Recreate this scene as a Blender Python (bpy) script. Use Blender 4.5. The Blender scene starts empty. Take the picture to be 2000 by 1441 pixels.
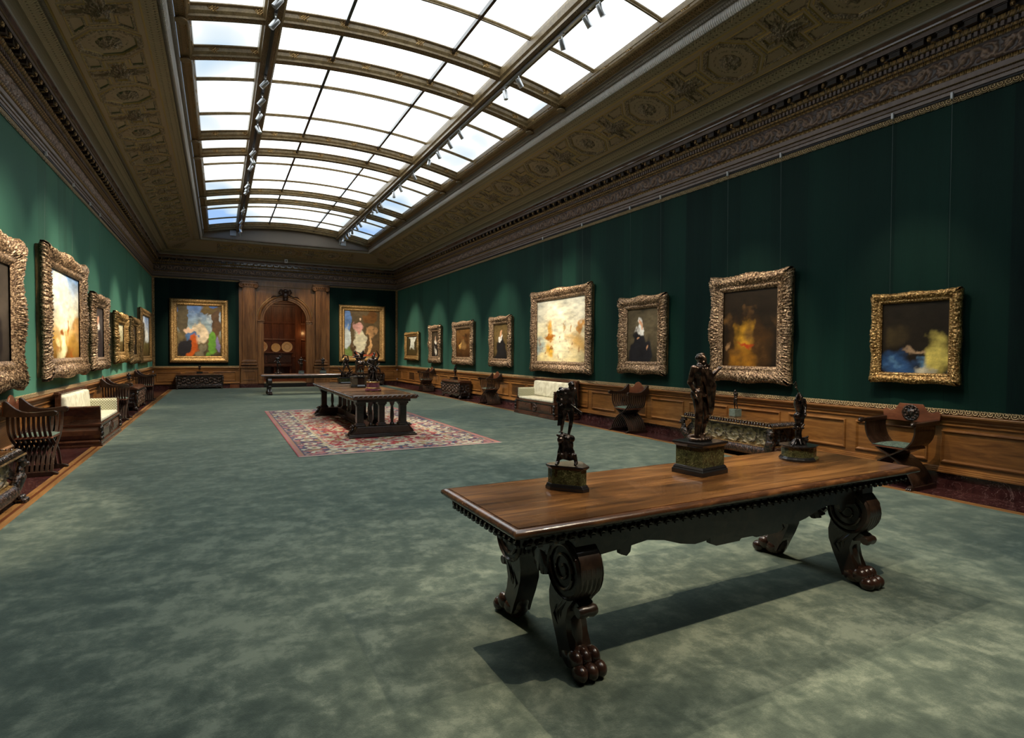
import bpy, math, random
import numpy as np
from mathutils import Vector, Matrix
PI = math.pi
SC = bpy.context.scene
COL = SC.collection

# ------------------------------------------------------------------ camera
cam_d = bpy.data.cameras.new('camera'); cam = bpy.data.objects.new('camera', cam_d); COL.objects.link(cam)
cam_d.sensor_fit = 'HORIZONTAL'; cam_d.sensor_width = 36.0; cam_d.lens = 1108.76 * 36.0 / 2000.0
cam_d.clip_start = 0.05; cam_d.clip_end = 200
yaw, pit, rol = math.radians(27.2402), math.radians(-1.6075), math.radians(0.3846)
fw = Vector((math.sin(yaw) * math.cos(pit), math.cos(yaw) * math.cos(pit), math.sin(pit)))
rt = Vector((math.cos(yaw), -math.sin(yaw), 0)); up = rt.cross(fw)
r2 = rt * math.cos(rol) + up * math.sin(rol); u2 = -rt * math.sin(rol) + up * math.cos(rol)
cam.matrix_world = Matrix(((r2.x, u2.x, -fw.x, 0), (r2.y, u2.y, -fw.y, 0), (r2.z, u2.z, -fw.z, 1.65), (0, 0, 0, 1)))
SC.camera = cam
# ------------------------------------------------------------------ world, view
W = bpy.data.worlds.new('world'); SC.world = W; W.use_nodes = True
W.node_tree.nodes['Background'].inputs[0].default_value = (0.55, 0.7, 0.9, 1)
W.node_tree.nodes['Background'].inputs[1].default_value = 0.3
SC.view_settings.view_transform = 'Standard'; SC.view_settings.look = 'None'
SC.view_settings.exposure = 0.5; SC.view_settings.gamma = 1.0; SC.view_settings.use_curve_mapping = False
SC.cycles.use_denoising = True; SC.cycles.sample_clamp_indirect = 4.0
SC.cycles.use_adaptive_sampling = True; SC.cycles.adaptive_threshold = 0.02
SC.cycles.max_bounces = 8; SC.cycles.diffuse_bounces = 4; SC.cycles.glossy_bounces = 3
SC.cycles.caustics_reflective = False; SC.cycles.caustics_refractive = False
SKY_L = 2.0          # luminance of the laylight glass
SPOT_W = 150.0       # track spotlights
# ------------------------------------------------------------------ room numbers (metres)
XL, XR, YB, YE = -2.551, 8.07, -2.5, 28.48
CX = 0.5 * (XL + XR); HW = 0.5 * (XR - XL); SS = 1.0413
ZR, ZT = 0.990, 4.756     # top of dado gilt strip, bottom of gilt strip under the cornice
def pw(w, z): return (HW - w * SS, 1.65 + (z - 1.65) * SS)   # -> (inset from the wall, height)

# ------------------------------------------------------------------ mesh helper
class MB:
    def __init__(s): s.v = []; s.f = []; s.mi = []; s.uv = []; s.n = 0; s.hasuv = False; s.col = []
    def add(s, v, f, m=0, uv=None, col=None):
        v = [tuple(map(float, p)) for p in v]
        o = s.n; s.v += v; s.n += len(v)
        s.f += [tuple(int(i) + o for i in q) for q in f]; s.mi += [m] * len(f)
        if uv is not None: s.uv += [tuple(map(float, p)) for p in uv]; s.hasuv = True
        else: s.uv += [(p[0] + p[1], p[2]) for p in v]
        if col is not None: s.col += [tuple(map(float, c)) for c in col]
        else: s.col += [(0, 0, 0)] * len(v)
        return s
    def box(s, x0, x1, y0, y1, z0, z1, m=0):
        v = [(x, y, z) for z in (z0, z1) for y in (y0, y1) for x in (x0, x1)]
        return s.add(v, [(0, 2, 3, 1), (4, 5, 7, 6), (0, 1, 5, 4), (2, 6, 7, 3), (0, 4, 6, 2), (1, 3, 7, 5)], m)
    def grid(s, P, m=0, closeu=False, closev=False, uv=None, mf=None, col=None):
        # P: (nu, nv, 3) array
        P = np.asarray(P, float); nu, nv = P.shape[:2]
        idx = np.arange(nu * nv).reshape(nu, nv)
        iu = list(range(nu if closeu else nu - 1)); iv = list(range(nv if closev else nv - 1))
        f = [(idx[i, j], idx[(i + 1) % nu, j], idx[(i + 1) % nu, (j + 1) % nv], idx[i, (j + 1) % nv]) for i in iu for j in iv]
        k0 = len(s.mi)
        s.add(P.reshape(-1, 3), f, m, None if uv is None else np.asarray(uv).reshape(-1, 2), None if col is None else np.asarray(col).reshape(-1, 3))
        if mf is not None: s.mi[k0:] = [int(mf[i, j]) for i in iu for j in iv]
        return s
    def prism(s, poly, a0, a1, axis='z', m=0):
        # poly: list of 2-D points; axis: extrusion axis. 'z': (x,y); 'x': (y,z); 'y': (x,z)
        n = len(poly)
        def P(p, a):
            return (p[0], p[1], a) if axis == 'z' else (a, p[0], p[1]) if axis == 'x' else (p[0], a, p[1])
        v = [P(p, a0) for p in poly] + [P(p, a1) for p in poly]
        f = [tuple(range(n))[::-1], tuple(range(n, 2 * n))] + [(i, (i + 1) % n, n + (i + 1) % n, n + i) for i in range(n)]
        return s.add(v, f, m)
    def lathe(s, prof, c=(0, 0, 0), n=20, m=0, axis='z', sx=1.0, sy=1.0, rot=0.0, cap=True):
        # prof: [(r, z)]
        a = np.arange(n) * 2 * PI / n + rot
        P = []
        for r, z in prof:
            x, y = r * np.cos(a) * sx, r * np.sin(a) * sy; zz = np.full(n, z)
            q = np.stack([x, y, zz], 1) if axis == 'z' else np.stack([zz, x, y], 1) if axis == 'x' else np.stack([x, zz, y], 1)
            P.append(q + np.array(c))
        P = np.array(P); s.grid(P, m, closev=True)
        if cap:
            k = len(prof)
            s.f += [tuple(range(s.n - n, s.n))]; s.f += [tuple(range(s.n - n * k, s.n - n * (k - 1)))[::-1]]; s.mi += [m, m]
        return s
    def tube(s, pts, rad, n=8, m=0, rect=None, upv=(0, 0, 1)):
        pts = np.asarray(pts, float); k = len(pts)
        rad = np.full(k, rad) if np.isscalar(rad) else np.asarray(rad, float)
        T = np.gradient(pts, axis=0); T /= np.linalg.norm(T, axis=1)[:, None] + 1e-9
        U = np.array(upv, float)
        A = np.cross(T, U); ln = np.linalg.norm(A, axis=1)
        A[ln < 1e-3] = np.cross(T[ln < 1e-3], np.array([1.0, 0.03, 0])); A /= np.linalg.norm(A, axis=1)[:, None]
        B = np.cross(A, T)
        if rect:
            c = [(-1, -1), (1, -1), (1, 1), (-1, 1)]; P = np.stack([pts + A * (rect[0] / 2 * a) + B * (rect[1] / 2 * b) for a, b in c], 1); n = 4
        else:
            an = np.arange(n) * 2 * PI / n
            P = np.stack([pts + (A * math.cos(t) + B * math.sin(t)) * rad[:, None] for t in an], 1)
        s.grid(P, m, closev=True)
        s.f += [tuple(range(s.n - n, s.n)), tuple(range(s.n - n * k, s.n - n * (k - 1)))[::-1]]; s.mi += [m, m]
        return s
    def ball(s, c, r, n=10, m=0, rot=None):
        # ellipsoid
        r = (r, r, r) if np.isscalar(r) else r
        th = np.linspace(0, PI, n // 2 + 2)[1:-1]; ph = np.arange(n) * 2 * PI / n
        P = np.array([[(math.sin(t) * math.cos(p) * r[0], math.sin(t) * math.sin(p) * r[1], math.cos(t) * r[2]) for p in ph] for t in th])
        top = np.array([0, 0, r[2]]); bot = -top
        if rot is not None:
            R = np.array(rot.to_3x3()); P = P @ R.T; top = R @ top; bot = R @ bot
        c = np.array(c, float); s.grid(P + c, m, closev=True)
        o = s.n - n * len(th); s.v += [tuple(top + c), tuple(bot + c)]; s.uv += [(0, 0)] * 2; s.col += [(0, 0, 0)] * 2; s.n += 2
        for j in range(n):
            s.f.append((o + j, o + (j + 1) % n, s.n - 2)[::-1]); s.f.append((o + n * (len(th) - 1) + j, o + n * (len(th) - 1) + (j + 1) % n, s.n - 1)); s.mi += [m, m]
        return s
    def cap(s, a, ra, b, rb, n=10, m=0):
        # tapered capsule, closed
        a = np.array(a, float); b = np.array(b, float); d = b - a; L = np.linalg.norm(d); d = d / (L + 1e-9)
        u = np.cross(d, [0, 0, 1.0]);
        if np.linalg.norm(u) < 1e-3: u = np.array([1.0, 0, 0])
        u /= np.linalg.norm(u); w = np.cross(d, u)
        rings = []
        for t in (-80, -50, -20): rings.append((a + d * ra * math.sin(math.radians(t)), ra * math.cos(math.radians(t))))
        for t in (20, 50, 80): rings.append((b + d * rb * math.sin(math.radians(t)), rb * math.cos(math.radians(t))))
        an = np.arange(n) * 2 * PI / n
        P = np.array([[c + (u * math.cos(t) + w * math.sin(t)) * r for t in an] for c, r in rings])
        s.grid(P, m, closev=True); k = 6
        s.f += [tuple(range(s.n - n, s.n)), tuple(range(s.n - n * k, s.n - n * (k - 1)))[::-1]]; s.mi += [m, m]
        return s
    def xf(s, M, start=0):
        M = np.array(M)
        for i in range(start, s.n):
            p = M @ np.array([*s.v[i], 1.0]); s.v[i] = tuple(p[:3])
        return s
    def build(s, name, mats, parent=None, smooth=False, bevel=0.0, col=False, auto=None):
        me = bpy.data.meshes.new(name); me.from_pydata(s.v, [], s.f)
        mats = mats if isinstance(mats, (list, tuple)) else [mats]
        for m in mats: me.materials.append(m)
        if len(mats) > 1: me.polygons.foreach_set('material_index', s.mi)
        li = np.empty(len(me.loops), int); me.loops.foreach_get('vertex_index', li)
        uvl = me.uv_layers.new(name='UVMap'); uvl.data.foreach_set('uv', np.array(s.uv, float)[li].ravel())
        if col:
            ca = me.color_attributes.new('Col', 'FLOAT_COLOR', 'POINT'); c = np.ones((s.n, 4)); c[:, :3] = s.col; ca.data.foreach_set('color', c.ravel())
        if smooth: me.polygons.foreach_set('use_smooth', [True] * len(me.polygons))
        me.validate(); me.update()
        import bmesh
        if s.fixn:
            bm = bmesh.new(); bm.from_mesh(me); bmesh.ops.recalc_face_normals(bm, faces=bm.faces); bm.to_mesh(me); bm.free()
        if auto: me.set_sharp_from_angle(angle=math.radians(auto))
        o = bpy.data.objects.new(name, me); COL.objects.link(o)
        if parent: o.parent = parent
        if bevel:
            b = o.modifiers.new('bevel', 'BEVEL'); b.width = bevel; b.segments = 2; b.limit_method = 'ANGLE'; b.angle_limit = math.radians(40)
        return o
    fixn = True

def empty(name, loc=(0, 0, 0), rz=0, parent=None):
    o = bpy.data.objects.new(name, None); COL.objects.link(o); o.location = loc; o.rotation_euler = (0, 0, rz); o.empty_display_size = 0.1
    if parent: o.parent = parent
    return o
def tag(o, label, cat, group=None, kind=None):
    o['label'] = label; o['category'] = cat
    if group: o['group'] = group
    if kind: o['kind'] = kind
    return o
def struct(o): o['kind'] = 'structure'; return o
def copy_tree(o, parent=None):
    c = o.copy(); COL.objects.link(c)
    if parent: c.parent = parent
    for ch in o.children: copy_tree(ch, c)
    return c

# ------------------------------------------------------------------ materials
def mat(name, base=(0.5, 0.5, 0.5), rough=0.5, metal=0.0, **k):
    m = bpy.data.materials.new(name); m.use_nodes = True
    b = m.node_tree.nodes['Principled BSDF']; b.inputs['Base Color'].default_value = (*base, 1)
    b.inputs['Roughness'].default_value = rough; b.inputs['Metallic'].default_value = metal
    for kk, vv in k.items(): b.inputs[kk.replace('_', ' ')].default_value = vv
    return m
class NT:
    def __init__(s, m): s.m = m; s.t = m.node_tree; s.b = s.t.nodes['Principled BSDF']
    def n(s, typ, ins=None, **at):
        d = s.t.nodes.new('ShaderNode' + typ)
        for k, v in at.items(): setattr(d, k, v)
        for k, v in (ins or {}).items():
            if isinstance(v, bpy.types.NodeSocket): s.t.links.new(v, d.inputs[k])
            else: d.inputs[k].default_value = v
        return d
    def math(s, op, a, b=0.0, c=0.0, clamp=False):
        d = s.t.nodes.new('ShaderNodeMath'); d.operation = op; d.use_clamp = clamp
        for i, v in enumerate((a, b, c)):
            if isinstance(v, bpy.types.NodeSocket): s.t.links.new(v, d.inputs[i])
            else: d.inputs[i].default_value = v
        return d.outputs[0]
    def coords(s, kind='Object', scale=(1, 1, 1), rot=(0, 0, 0)):
        tc = s.n('TexCoord'); mp = s.n('Mapping', {'Vector': tc.outputs[kind], 'Scale': scale, 'Rotation': rot}); return mp.outputs[0]
    def noise(s, vec, scale, detail=3, rough=0.55, dist=0.0):
        return s.n('TexNoise', {'Vector': vec, 'Scale': scale, 'Detail': detail, 'Roughness': rough, 'Distortion': dist}).outputs[0]
    def ramp(s, fac, stops):
        d = s.n('ValToRGB', {'Fac': fac}); e = d.color_ramp.elements
        while len(e) < len(stops): e.new(0.5)
        for i, (p, c) in enumerate(stops): e[i].position = p; e[i].color = (*c, 1) if len(c) == 3 else c
        return d.outputs[0]
    def mix(s, fac, a, b, blend='MIX'):
        d = s.n('MixRGB', {'Fac': fac, 'Color1': a if isinstance(a, bpy.types.NodeSocket) else (*a, 1), 'Color2': b if isinstance(b, bpy.types.NodeSocket) else (*b, 1)}, blend_type=blend)
        return d.outputs[0]
    def bump(s, h, strength=0.5, dist=0.01):
        d = s.n('Bump', {'Height': h, 'Strength': strength, 'Distance': dist}); s.t.links.new(d.outputs[0], s.b.inputs['Normal']); return s
    def set(s, k, v): s.t.links.new(v, s.b.inputs[k]); return s

def wood(name, dark, mid, light, scale=(1, 1, 1), rough=0.35, grain=9.0, coat=0.0, kind='Object', bump=0.15):
    m = mat(name, mid, rough); t = NT(m); v = t.coords(kind, scale)
    a = t.noise(v, grain, 5, 0.6, 0.8); b = t.noise(v, grain * 0.22, 3, 0.5, 0.4)
    f = t.math('ADD', t.math('MULTIPLY', a, 0.6), t.math('MULTIPLY', b, 0.5))
    t.set('Base Color', t.ramp(f, [(0.36, dark), (0.55, mid), (0.75, light)]))
    t.bump(a, bump, 0.003); m.node_tree.nodes['Principled BSDF'].inputs['Coat Weight'].default_value = coat
    t.set('Roughness', t.math('ADD', t.math('MULTIPLY', b, 0.25), rough - 0.12))
    return m
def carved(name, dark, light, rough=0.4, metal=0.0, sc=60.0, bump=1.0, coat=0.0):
    # busy carved surface: darker colour in the hollows, lighter on the high points
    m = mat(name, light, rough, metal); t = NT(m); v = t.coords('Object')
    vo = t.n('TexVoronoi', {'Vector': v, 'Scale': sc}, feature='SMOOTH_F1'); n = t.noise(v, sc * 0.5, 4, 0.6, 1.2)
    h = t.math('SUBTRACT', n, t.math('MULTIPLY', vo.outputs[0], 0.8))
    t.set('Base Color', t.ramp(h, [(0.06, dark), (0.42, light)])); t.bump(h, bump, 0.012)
    m.node_tree.nodes['Principled BSDF'].inputs['Coat Weight'].default_value = coat
    return m

M = {}
M['panel_wood'] = wood('panel_wood', (0.10, 0.036, 0.009), (0.21, 0.088, 0.022), (0.34, 0.16, 0.046), (0.5, 0.5, 3.5), 0.34, 5.0, 0.1)
M['portal_wood'] = wood('portal_wood', (0.070, 0.027, 0.008), (0.175, 0.074, 0.022), (0.30, 0.14, 0.046), (3.0, 3.0, 0.35), 0.36, 4.0, 0.1)
M['panel_wood_dark'] = wood('panel_wood_dark', (0.045, 0.014, 0.006), (0.10, 0.032, 0.012), (0.17, 0.06, 0.022), (3, 3, 0.4), 0.35, 5.0, 0.2)
M['cornice_wood'] = wood('cornice_wood', (0.14, 0.085, 0.055), (0.25, 0.165, 0.115), (0.34, 0.235, 0.17), (1, 1, 4), 0.45, 4.0)
M['table_top'] = wood('table_top', (0.022, 0.009, 0.003), (0.095, 0.040, 0.011), (0.25, 0.115, 0.034), (0.7, 8, 1), 0.27, 2.4, 0.3, bump=0.25)
M['rim_wood'] = wood('rim_wood', (0.018, 0.008, 0.004), (0.06, 0.024, 0.010), (0.20, 0.085, 0.028), (1.2, 6, 3), 0.26, 5.0, 0.4, bump=0.4)
M['dark_wood'] = wood('dark_wood', (0.008, 0.0045, 0.003), (0.022, 0.012, 0.008), (0.05, 0.028, 0.018), (2, 2, 2), 0.3, 7.0, 0.35)
M['walnut'] = wood('walnut', (0.03, 0.011, 0.006), (0.075, 0.028, 0.014), (0.14, 0.055, 0.026), (2, 2, 5), 0.28, 4.0, 0.4)
M['chair_wood'] = wood('chair_wood', (0.010, 0.005, 0.003), (0.026, 0.013, 0.008), (0.06, 0.03, 0.018), (2, 2, 1), 0.3, 8.0, 0.3)
M['chair_back'] = wood('chair_back', (0.06, 0.02, 0.011), (0.15, 0.05, 0.024), (0.24, 0.09, 0.04), (3, 1, 3), 0.35, 5.0, 0.2)
M['floor_oak'] = wood('floor_oak', (0.22, 0.10, 0.03), (0.38, 0.19, 0.065), (0.5, 0.27, 0.10), (3, 0.4, 1), 0.3, 6.0, 0.2)
M['floor_cherry'] = wood('floor_cherry', (0.10, 0.03, 0.012), (0.17, 0.055, 0.02), (0.22, 0.08, 0.03), (3, 0.4, 1), 0.3, 6.0, 0.2)
M['carved_dark'] = carved('carved_dark', (0.006, 0.004, 0.003), (0.075, 0.040, 0.026), 0.27, 0, 34, 1.0, 0.4)
M['carved_walnut'] = carved('carved_walnut', (0.012, 0.005, 0.003), (0.11, 0.048, 0.026), 0.3, 0, 40, 1.0, 0.3)
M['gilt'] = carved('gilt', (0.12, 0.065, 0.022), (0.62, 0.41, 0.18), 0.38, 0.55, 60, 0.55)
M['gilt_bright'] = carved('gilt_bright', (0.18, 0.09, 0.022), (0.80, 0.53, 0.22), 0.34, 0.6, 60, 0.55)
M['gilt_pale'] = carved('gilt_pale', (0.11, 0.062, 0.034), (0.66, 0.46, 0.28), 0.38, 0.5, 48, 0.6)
M['gilt_line'] = mat('gilt_line', (0.42, 0.27, 0.10), 0.4, 0.5)
M['gilt_side'] = wood('gilt_side', (0.05, 0.03, 0.010), (0.13, 0.08, 0.03), (0.24, 0.15, 0.06), (2, 2, 2), 0.45, 6.0)
M['bronze'] = carved('bronze', (0.018, 0.011, 0.008), (0.13, 0.080, 0.052), 0.26, 0.75, 26, 0.2, 0.4)
M['bronze_dark'] = carved('bronze_dark', (0.008, 0.006, 0.006), (0.065, 0.050, 0.045), 0.25, 0.7, 30, 0.25, 0.4)
M['black_stone'] = mat('black_stone', (0.012, 0.012, 0.013), 0.16, 0, Coat_Weight=0.3)
M['brass'] = mat('brass', (0.55, 0.36, 0.14), 0.3, 0.9)
M['steel'] = mat('steel', (0.55, 0.56, 0.57), 0.28, 0.9)
M['wire'] = mat('wire', (0.12, 0.16, 0.15), 0.4, 0.5)
M['black_metal'] = mat('black_metal', (0.015, 0.015, 0.017), 0.45, 0.2)
M['track_white'] = mat('track_white', (0.5, 0.53, 0.58), 0.3, 0.7)
M['grille'] = mat('grille', (0.012, 0.016, 0.018), 0.5, 0.3)
M['plaster_grey'] = mat('plaster_grey', (0.27, 0.225, 0.185), 0.8)
M['white_plastic'] = mat('white_plastic', (0.6, 0.62, 0.64), 0.4)
def marble(name, a, b, c, sc=8.0, rough=0.15, veins=0.5):
    m = mat(name, a, rough); t = NT(m); v = t.coords('Object')
    n = t.noise(v, sc, 6, 0.65, 1.5); vo = t.n('TexVoronoi', {'Vector': v, 'Scale': sc * 5}, feature='F1')
    base = t.ramp(n, [(0.35, a), (0.62, b)])
    wv = t.noise(v, sc * 0.35, 5, 0.6, 3.0); ve = t.math('ABSOLUTE', t.math('SUBTRACT', wv, 0.5))
    line = t.math('LESS_THAN', ve, 0.004 * veins)
    spk = t.math('LESS_THAN', vo.outputs[0], 0.16 * veins)
    spk = t.math('MULTIPLY', spk, t.math('GREATER_THAN', t.noise(v, sc * 2.1, 2), 0.55))
    t.set('Base Color', t.mix(t.math('MAXIMUM', line, spk), base, c)); return m
M['red_marble'] = marble('red_marble', (0.030, 0.010, 0.010), (0.066, 0.022, 0.021), (0.28, 0.17, 0.16), 7, 0.16, 0.9)
M['green_marble'] = marble('green_marble', (0.008, 0.012, 0.007), (0.055, 0.070, 0.030), (0.22, 0.24, 0.12), 22, 0.15, 1.2)
M['pale_green_stone'] = marble('pale_green_stone', (0.09, 0.13, 0.11), (0.17, 0.22, 0.19), (0.4, 0.45, 0.4), 14, 0.3, 0.6)
M['pink_marble'] = marble('pink_marble', (0.14, 0.04, 0.06), (0.27, 0.09, 0.12), (0.4, 0.2, 0.22), 30, 0.25, 0.6)

# carpet: cut pile, brushed light and dark in patches
m = mat('carpet', (0.1, 0.15, 0.13), 0.9); t = NT(m)
v = t.coords('Object', (1.0, 1.25, 1), (0, 0, 0.45)); w = t.coords('Object', (1, 1, 1))
a = t.noise(v, 3.4, 5, 0.72, 0.25); b = t.noise(v, 0.6, 3, 0.5, 0.0); c = t.noise(w, 150, 2, 0.6); a2 = t.noise(t.coords('Object', (1.6, 0.8, 1), (0, 0, -0.35)), 7.0, 4, 0.6, 0.1)
f = t.math('ADD', t.math('ADD', t.math('MULTIPLY', a, 0.62), t.math('MULTIPLY', b, 0.22)), t.math('ADD', t.math('MULTIPLY', c, 0.10), t.math('MULTIPLY', a2, 0.24)))
t.set('Base Color', t.ramp(f, [(0.50, (0.056, 0.071, 0.054)), (0.565, (0.086, 0.106, 0.080)), (0.61, (0.122, 0.145, 0.108)), (0.68, (0.202, 0.230, 0.172))]))
t.bump(c, 0.35, 0.004); m.node_tree.nodes['Principled BSDF'].inputs['Specular IOR Level'].default_value = 0.1
sb = m.node_tree.nodes['Principled BSDF']; sb.inputs['Sheen Weight'].default_value = 0.75; sb.inputs['Sheen Roughness'].default_value = 0.45; sb.inputs['Sheen Tint'].default_value = (0.62, 0.90, 0.84, 1)
M['carpet'] = m
# wall silk
m = mat('green_silk', (0.01, 0.05, 0.035), 0.6); t = NT(m)
v = t.coords('UV', (1.0, 0.06, 1)); a = t.noise(v, 2.2, 3, 0.55); b = t.noise(v, 60, 3, 0.6)
wv = t.coords('UV', (0.15, 1, 1)); h = t.noise(wv, 90, 2)
tc = t.n('TexCoord'); sx = t.n('SeparateXYZ', {'Vector': tc.outputs['UV']}); q = t.math('DIVIDE', sx.outputs[0], 0.64)
st = t.n('TexWhiteNoise', {'W': t.math('FLOOR', q)}, noise_dimensions='1D').outputs[0]
seam = t.math('LESS_THAN', t.math('FRACT', q), 0.012)
f = t.math('ADD', t.math('ADD', t.math('MULTIPLY', a, 0.55), t.math('MULTIPLY', b, 0.2)), t.math('MULTIPLY', st, 0.34))
cc = t.ramp(f, [(0.30, (0.0006, 0.0055, 0.0062)), (0.72, (0.0040, 0.0245, 0.0175))])
t.set('Base Color', t.mix(t.math('MULTIPLY', seam, 0.6), cc, (0.001, 0.008, 0.008)))
sb = m.node_tree.nodes['Principled BSDF']; sb.inputs['Sheen Roughness'].default_value = 0.33; sb.inputs['Sheen Tint'].default_value = (0.36, 1.0, 0.76, 1)
t.set('Sheen Weight', t.math('MULTIPLY', t.math('ADD', f, 0.40), 1.15, clamp=True)); sb.inputs['Specular IOR Level'].default_value = 0.10
t.bump(t.math('ADD', h, b), 0.25, 0.002); M['silk'] = m
# chair cushion, sofa silk
M['cushion_green'] = carved('cushion_green', (0.05, 0.08, 0.065), (0.13, 0.19, 0.15), 0.8, 0, 50, 0.4)
m = mat('cream_silk', (0.62, 0.60, 0.47), 0.55); t = NT(m); v = t.coords('Object'); a = t.noise(v, 5, 4, 0.6, 1.0); b = t.noise(v, 120, 2)
t.set('Base Color', t.ramp(a, [(0.35, (0.46, 0.44, 0.33)), (0.65, (0.68, 0.67, 0.55))])); t.bump(b, 0.2, 0.002); M['cream'] = m
m = mat('cream_lattice', (0.5, 0.5, 0.38), 0.6); t = NT(m); tc = t.n('TexCoord'); sx = t.n('SeparateXYZ', {'Vector': tc.outputs['UV']})
p = t.math('ADD', sx.outputs[0], sx.outputs[1]); q = t.math('SUBTRACT', sx.outputs[0], sx.outputs[1])
def saw(t, x, k): return t.math('ABSOLUTE', t.math('SUBTRACT', t.math('FRACT', t.math('MULTIPLY', x, k)), 0.5))
l = t.math('MAXIMUM', t.math('GREATER_THAN', saw(t, p, 18), 0.34), t.math('GREATER_THAN', saw(t, q, 18), 0.34))
t.set('Base Color', t.mix(l, (0.60, 0.60, 0.48), (0.22, 0.22, 0.12))); M['lattice'] = m
# laylight glass: lit from above by the attic lamps and the sky
m = bpy.data.materials.new('laylight_glass'); m.use_nodes = True; nt = m.node_tree; nt.nodes.clear()
o = nt.nodes.new('ShaderNodeOutputMaterial'); e = nt.nodes.new('ShaderNodeEmission'); nt.links.new(e.outputs[0], o.inputs[0])
tc = nt.nodes.new('ShaderNodeTexCoord'); mp = nt.nodes.new('ShaderNodeMapping'); mp.inputs['Scale'].default_value = (0.5, 0.35, 1); nt.links.new(tc.outputs['Object'], mp.inputs[0])
nz = nt.nodes.new('ShaderNodeTexNoise'); nz.inputs['Scale'].default_value = 1.1; nz.inputs['Detail'].default_value = 2; nt.links.new(mp.outputs[0], nz.inputs[0])
sp = nt.nodes.new('ShaderNodeSeparateXYZ'); nt.links.new(tc.outputs['Object'], sp.inputs[0])
mr = nt.nodes.new('ShaderNodeMapRange'); mr.inputs[1].default_value = 16; mr.inputs[2].default_value = 26; mr.inputs[3].default_value = 0.0; mr.inputs[4].default_value = 0.42; nt.links.new(sp.outputs[1], mr.inputs[0])
ad = nt.nodes.new('ShaderNodeMath'); ad.operation = 'SUBTRACT'; nt.links.new(nz.outputs[0], ad.inputs[0])
m2 = nt.nodes.new('ShaderNodeMath'); m2.operation = 'SUBTRACT'; nt.links.new(sp.outputs[0], m2.inputs[0]); m2.inputs[1].default_value = CX
m3 = nt.nodes.new('ShaderNodeMath'); m3.operation = 'ABSOLUTE'; nt.links.new(m2.outputs[0], m3.inputs[0])
m4 = nt.nodes.new('ShaderNodeMapRange'); m4.inputs[1].default_value = 1.2; m4.inputs[2].default_value = 2.6; m4.inputs[3].default_value = -0.22; m4.inputs[4].default_value = 0.12; nt.links.new(m3.outputs[0], m4.inputs[0])
m5 = nt.nodes.new('ShaderNodeMath'); nt.links.new(m4.outputs[0], m5.inputs[0]); nt.links.new(mr.outputs[0], m5.inputs[1]); nt.links.new(m5.outputs[0], ad.inputs[1])
cr = nt.nodes.new('ShaderNodeValToRGB'); nt.links.new(ad.outputs[0], cr.inputs[0])
cr.color_ramp.elements[0].position = 0.0; cr.color_ramp.elements[0].color = (0.13, 0.21, 0.35, 1); cr.color_ramp.elements[1].position = 0.56; cr.color_ramp.elements[1].color = (0.93, 1.0, 1.02, 1)
k = cr.color_ramp.elements.new(0.14); k.color = (0.22, 0.28, 0.335, 1); k = cr.color_ramp.elements.new(0.28); k.color = (0.325, 0.352, 0.36, 1)
nt.links.new(cr.outputs[0], e.inputs[0]); e.inputs[1].default_value = SKY_L; M['laylight'] = m
m = mat('lamp_lens', (1, 0.9, 0.7), 0.2); b = m.node_tree.nodes['Principled BSDF']; b.inputs['Emission Color'].default_value = (1, 0.86, 0.66, 1); b.inputs['Emission Strength'].default_value = 6; M['lens'] = m
# colour-attribute paint
def paintmat(name, rough=0.45, spec=0.4, bump=0.15, sc=120):
    m = mat(name, (0.5, 0.5, 0.5), rough); t = NT(m); a = t.n('Attribute', attribute_name='Col'); v = t.coords('Object'); n = t.noise(v, sc, 3)
    t.set('Base Color', t.mix(0.25, a.outputs[0], t.mix(1.0, a.outputs[0], t.ramp(n, [(0.3, (0.55, 0.55, 0.55)), (0.7, (1.4, 1.4, 1.4))]), 'MULTIPLY')))
    t.bump(n, bump, 0.002); m.node_tree.nodes['Principled BSDF'].inputs['Specular IOR Level'].default_value = spec; return m
M['oil_paint'] = paintmat('oil_paint', 0.4, 0.35, 0.2, 60)
M['rug_wool'] = paintmat('rug_wool', 0.95, 0.05, 0.4, 200)
M['relief_paint'] = paintmat('relief_paint', 0.36, 0.5, 0.3, 90)
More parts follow.
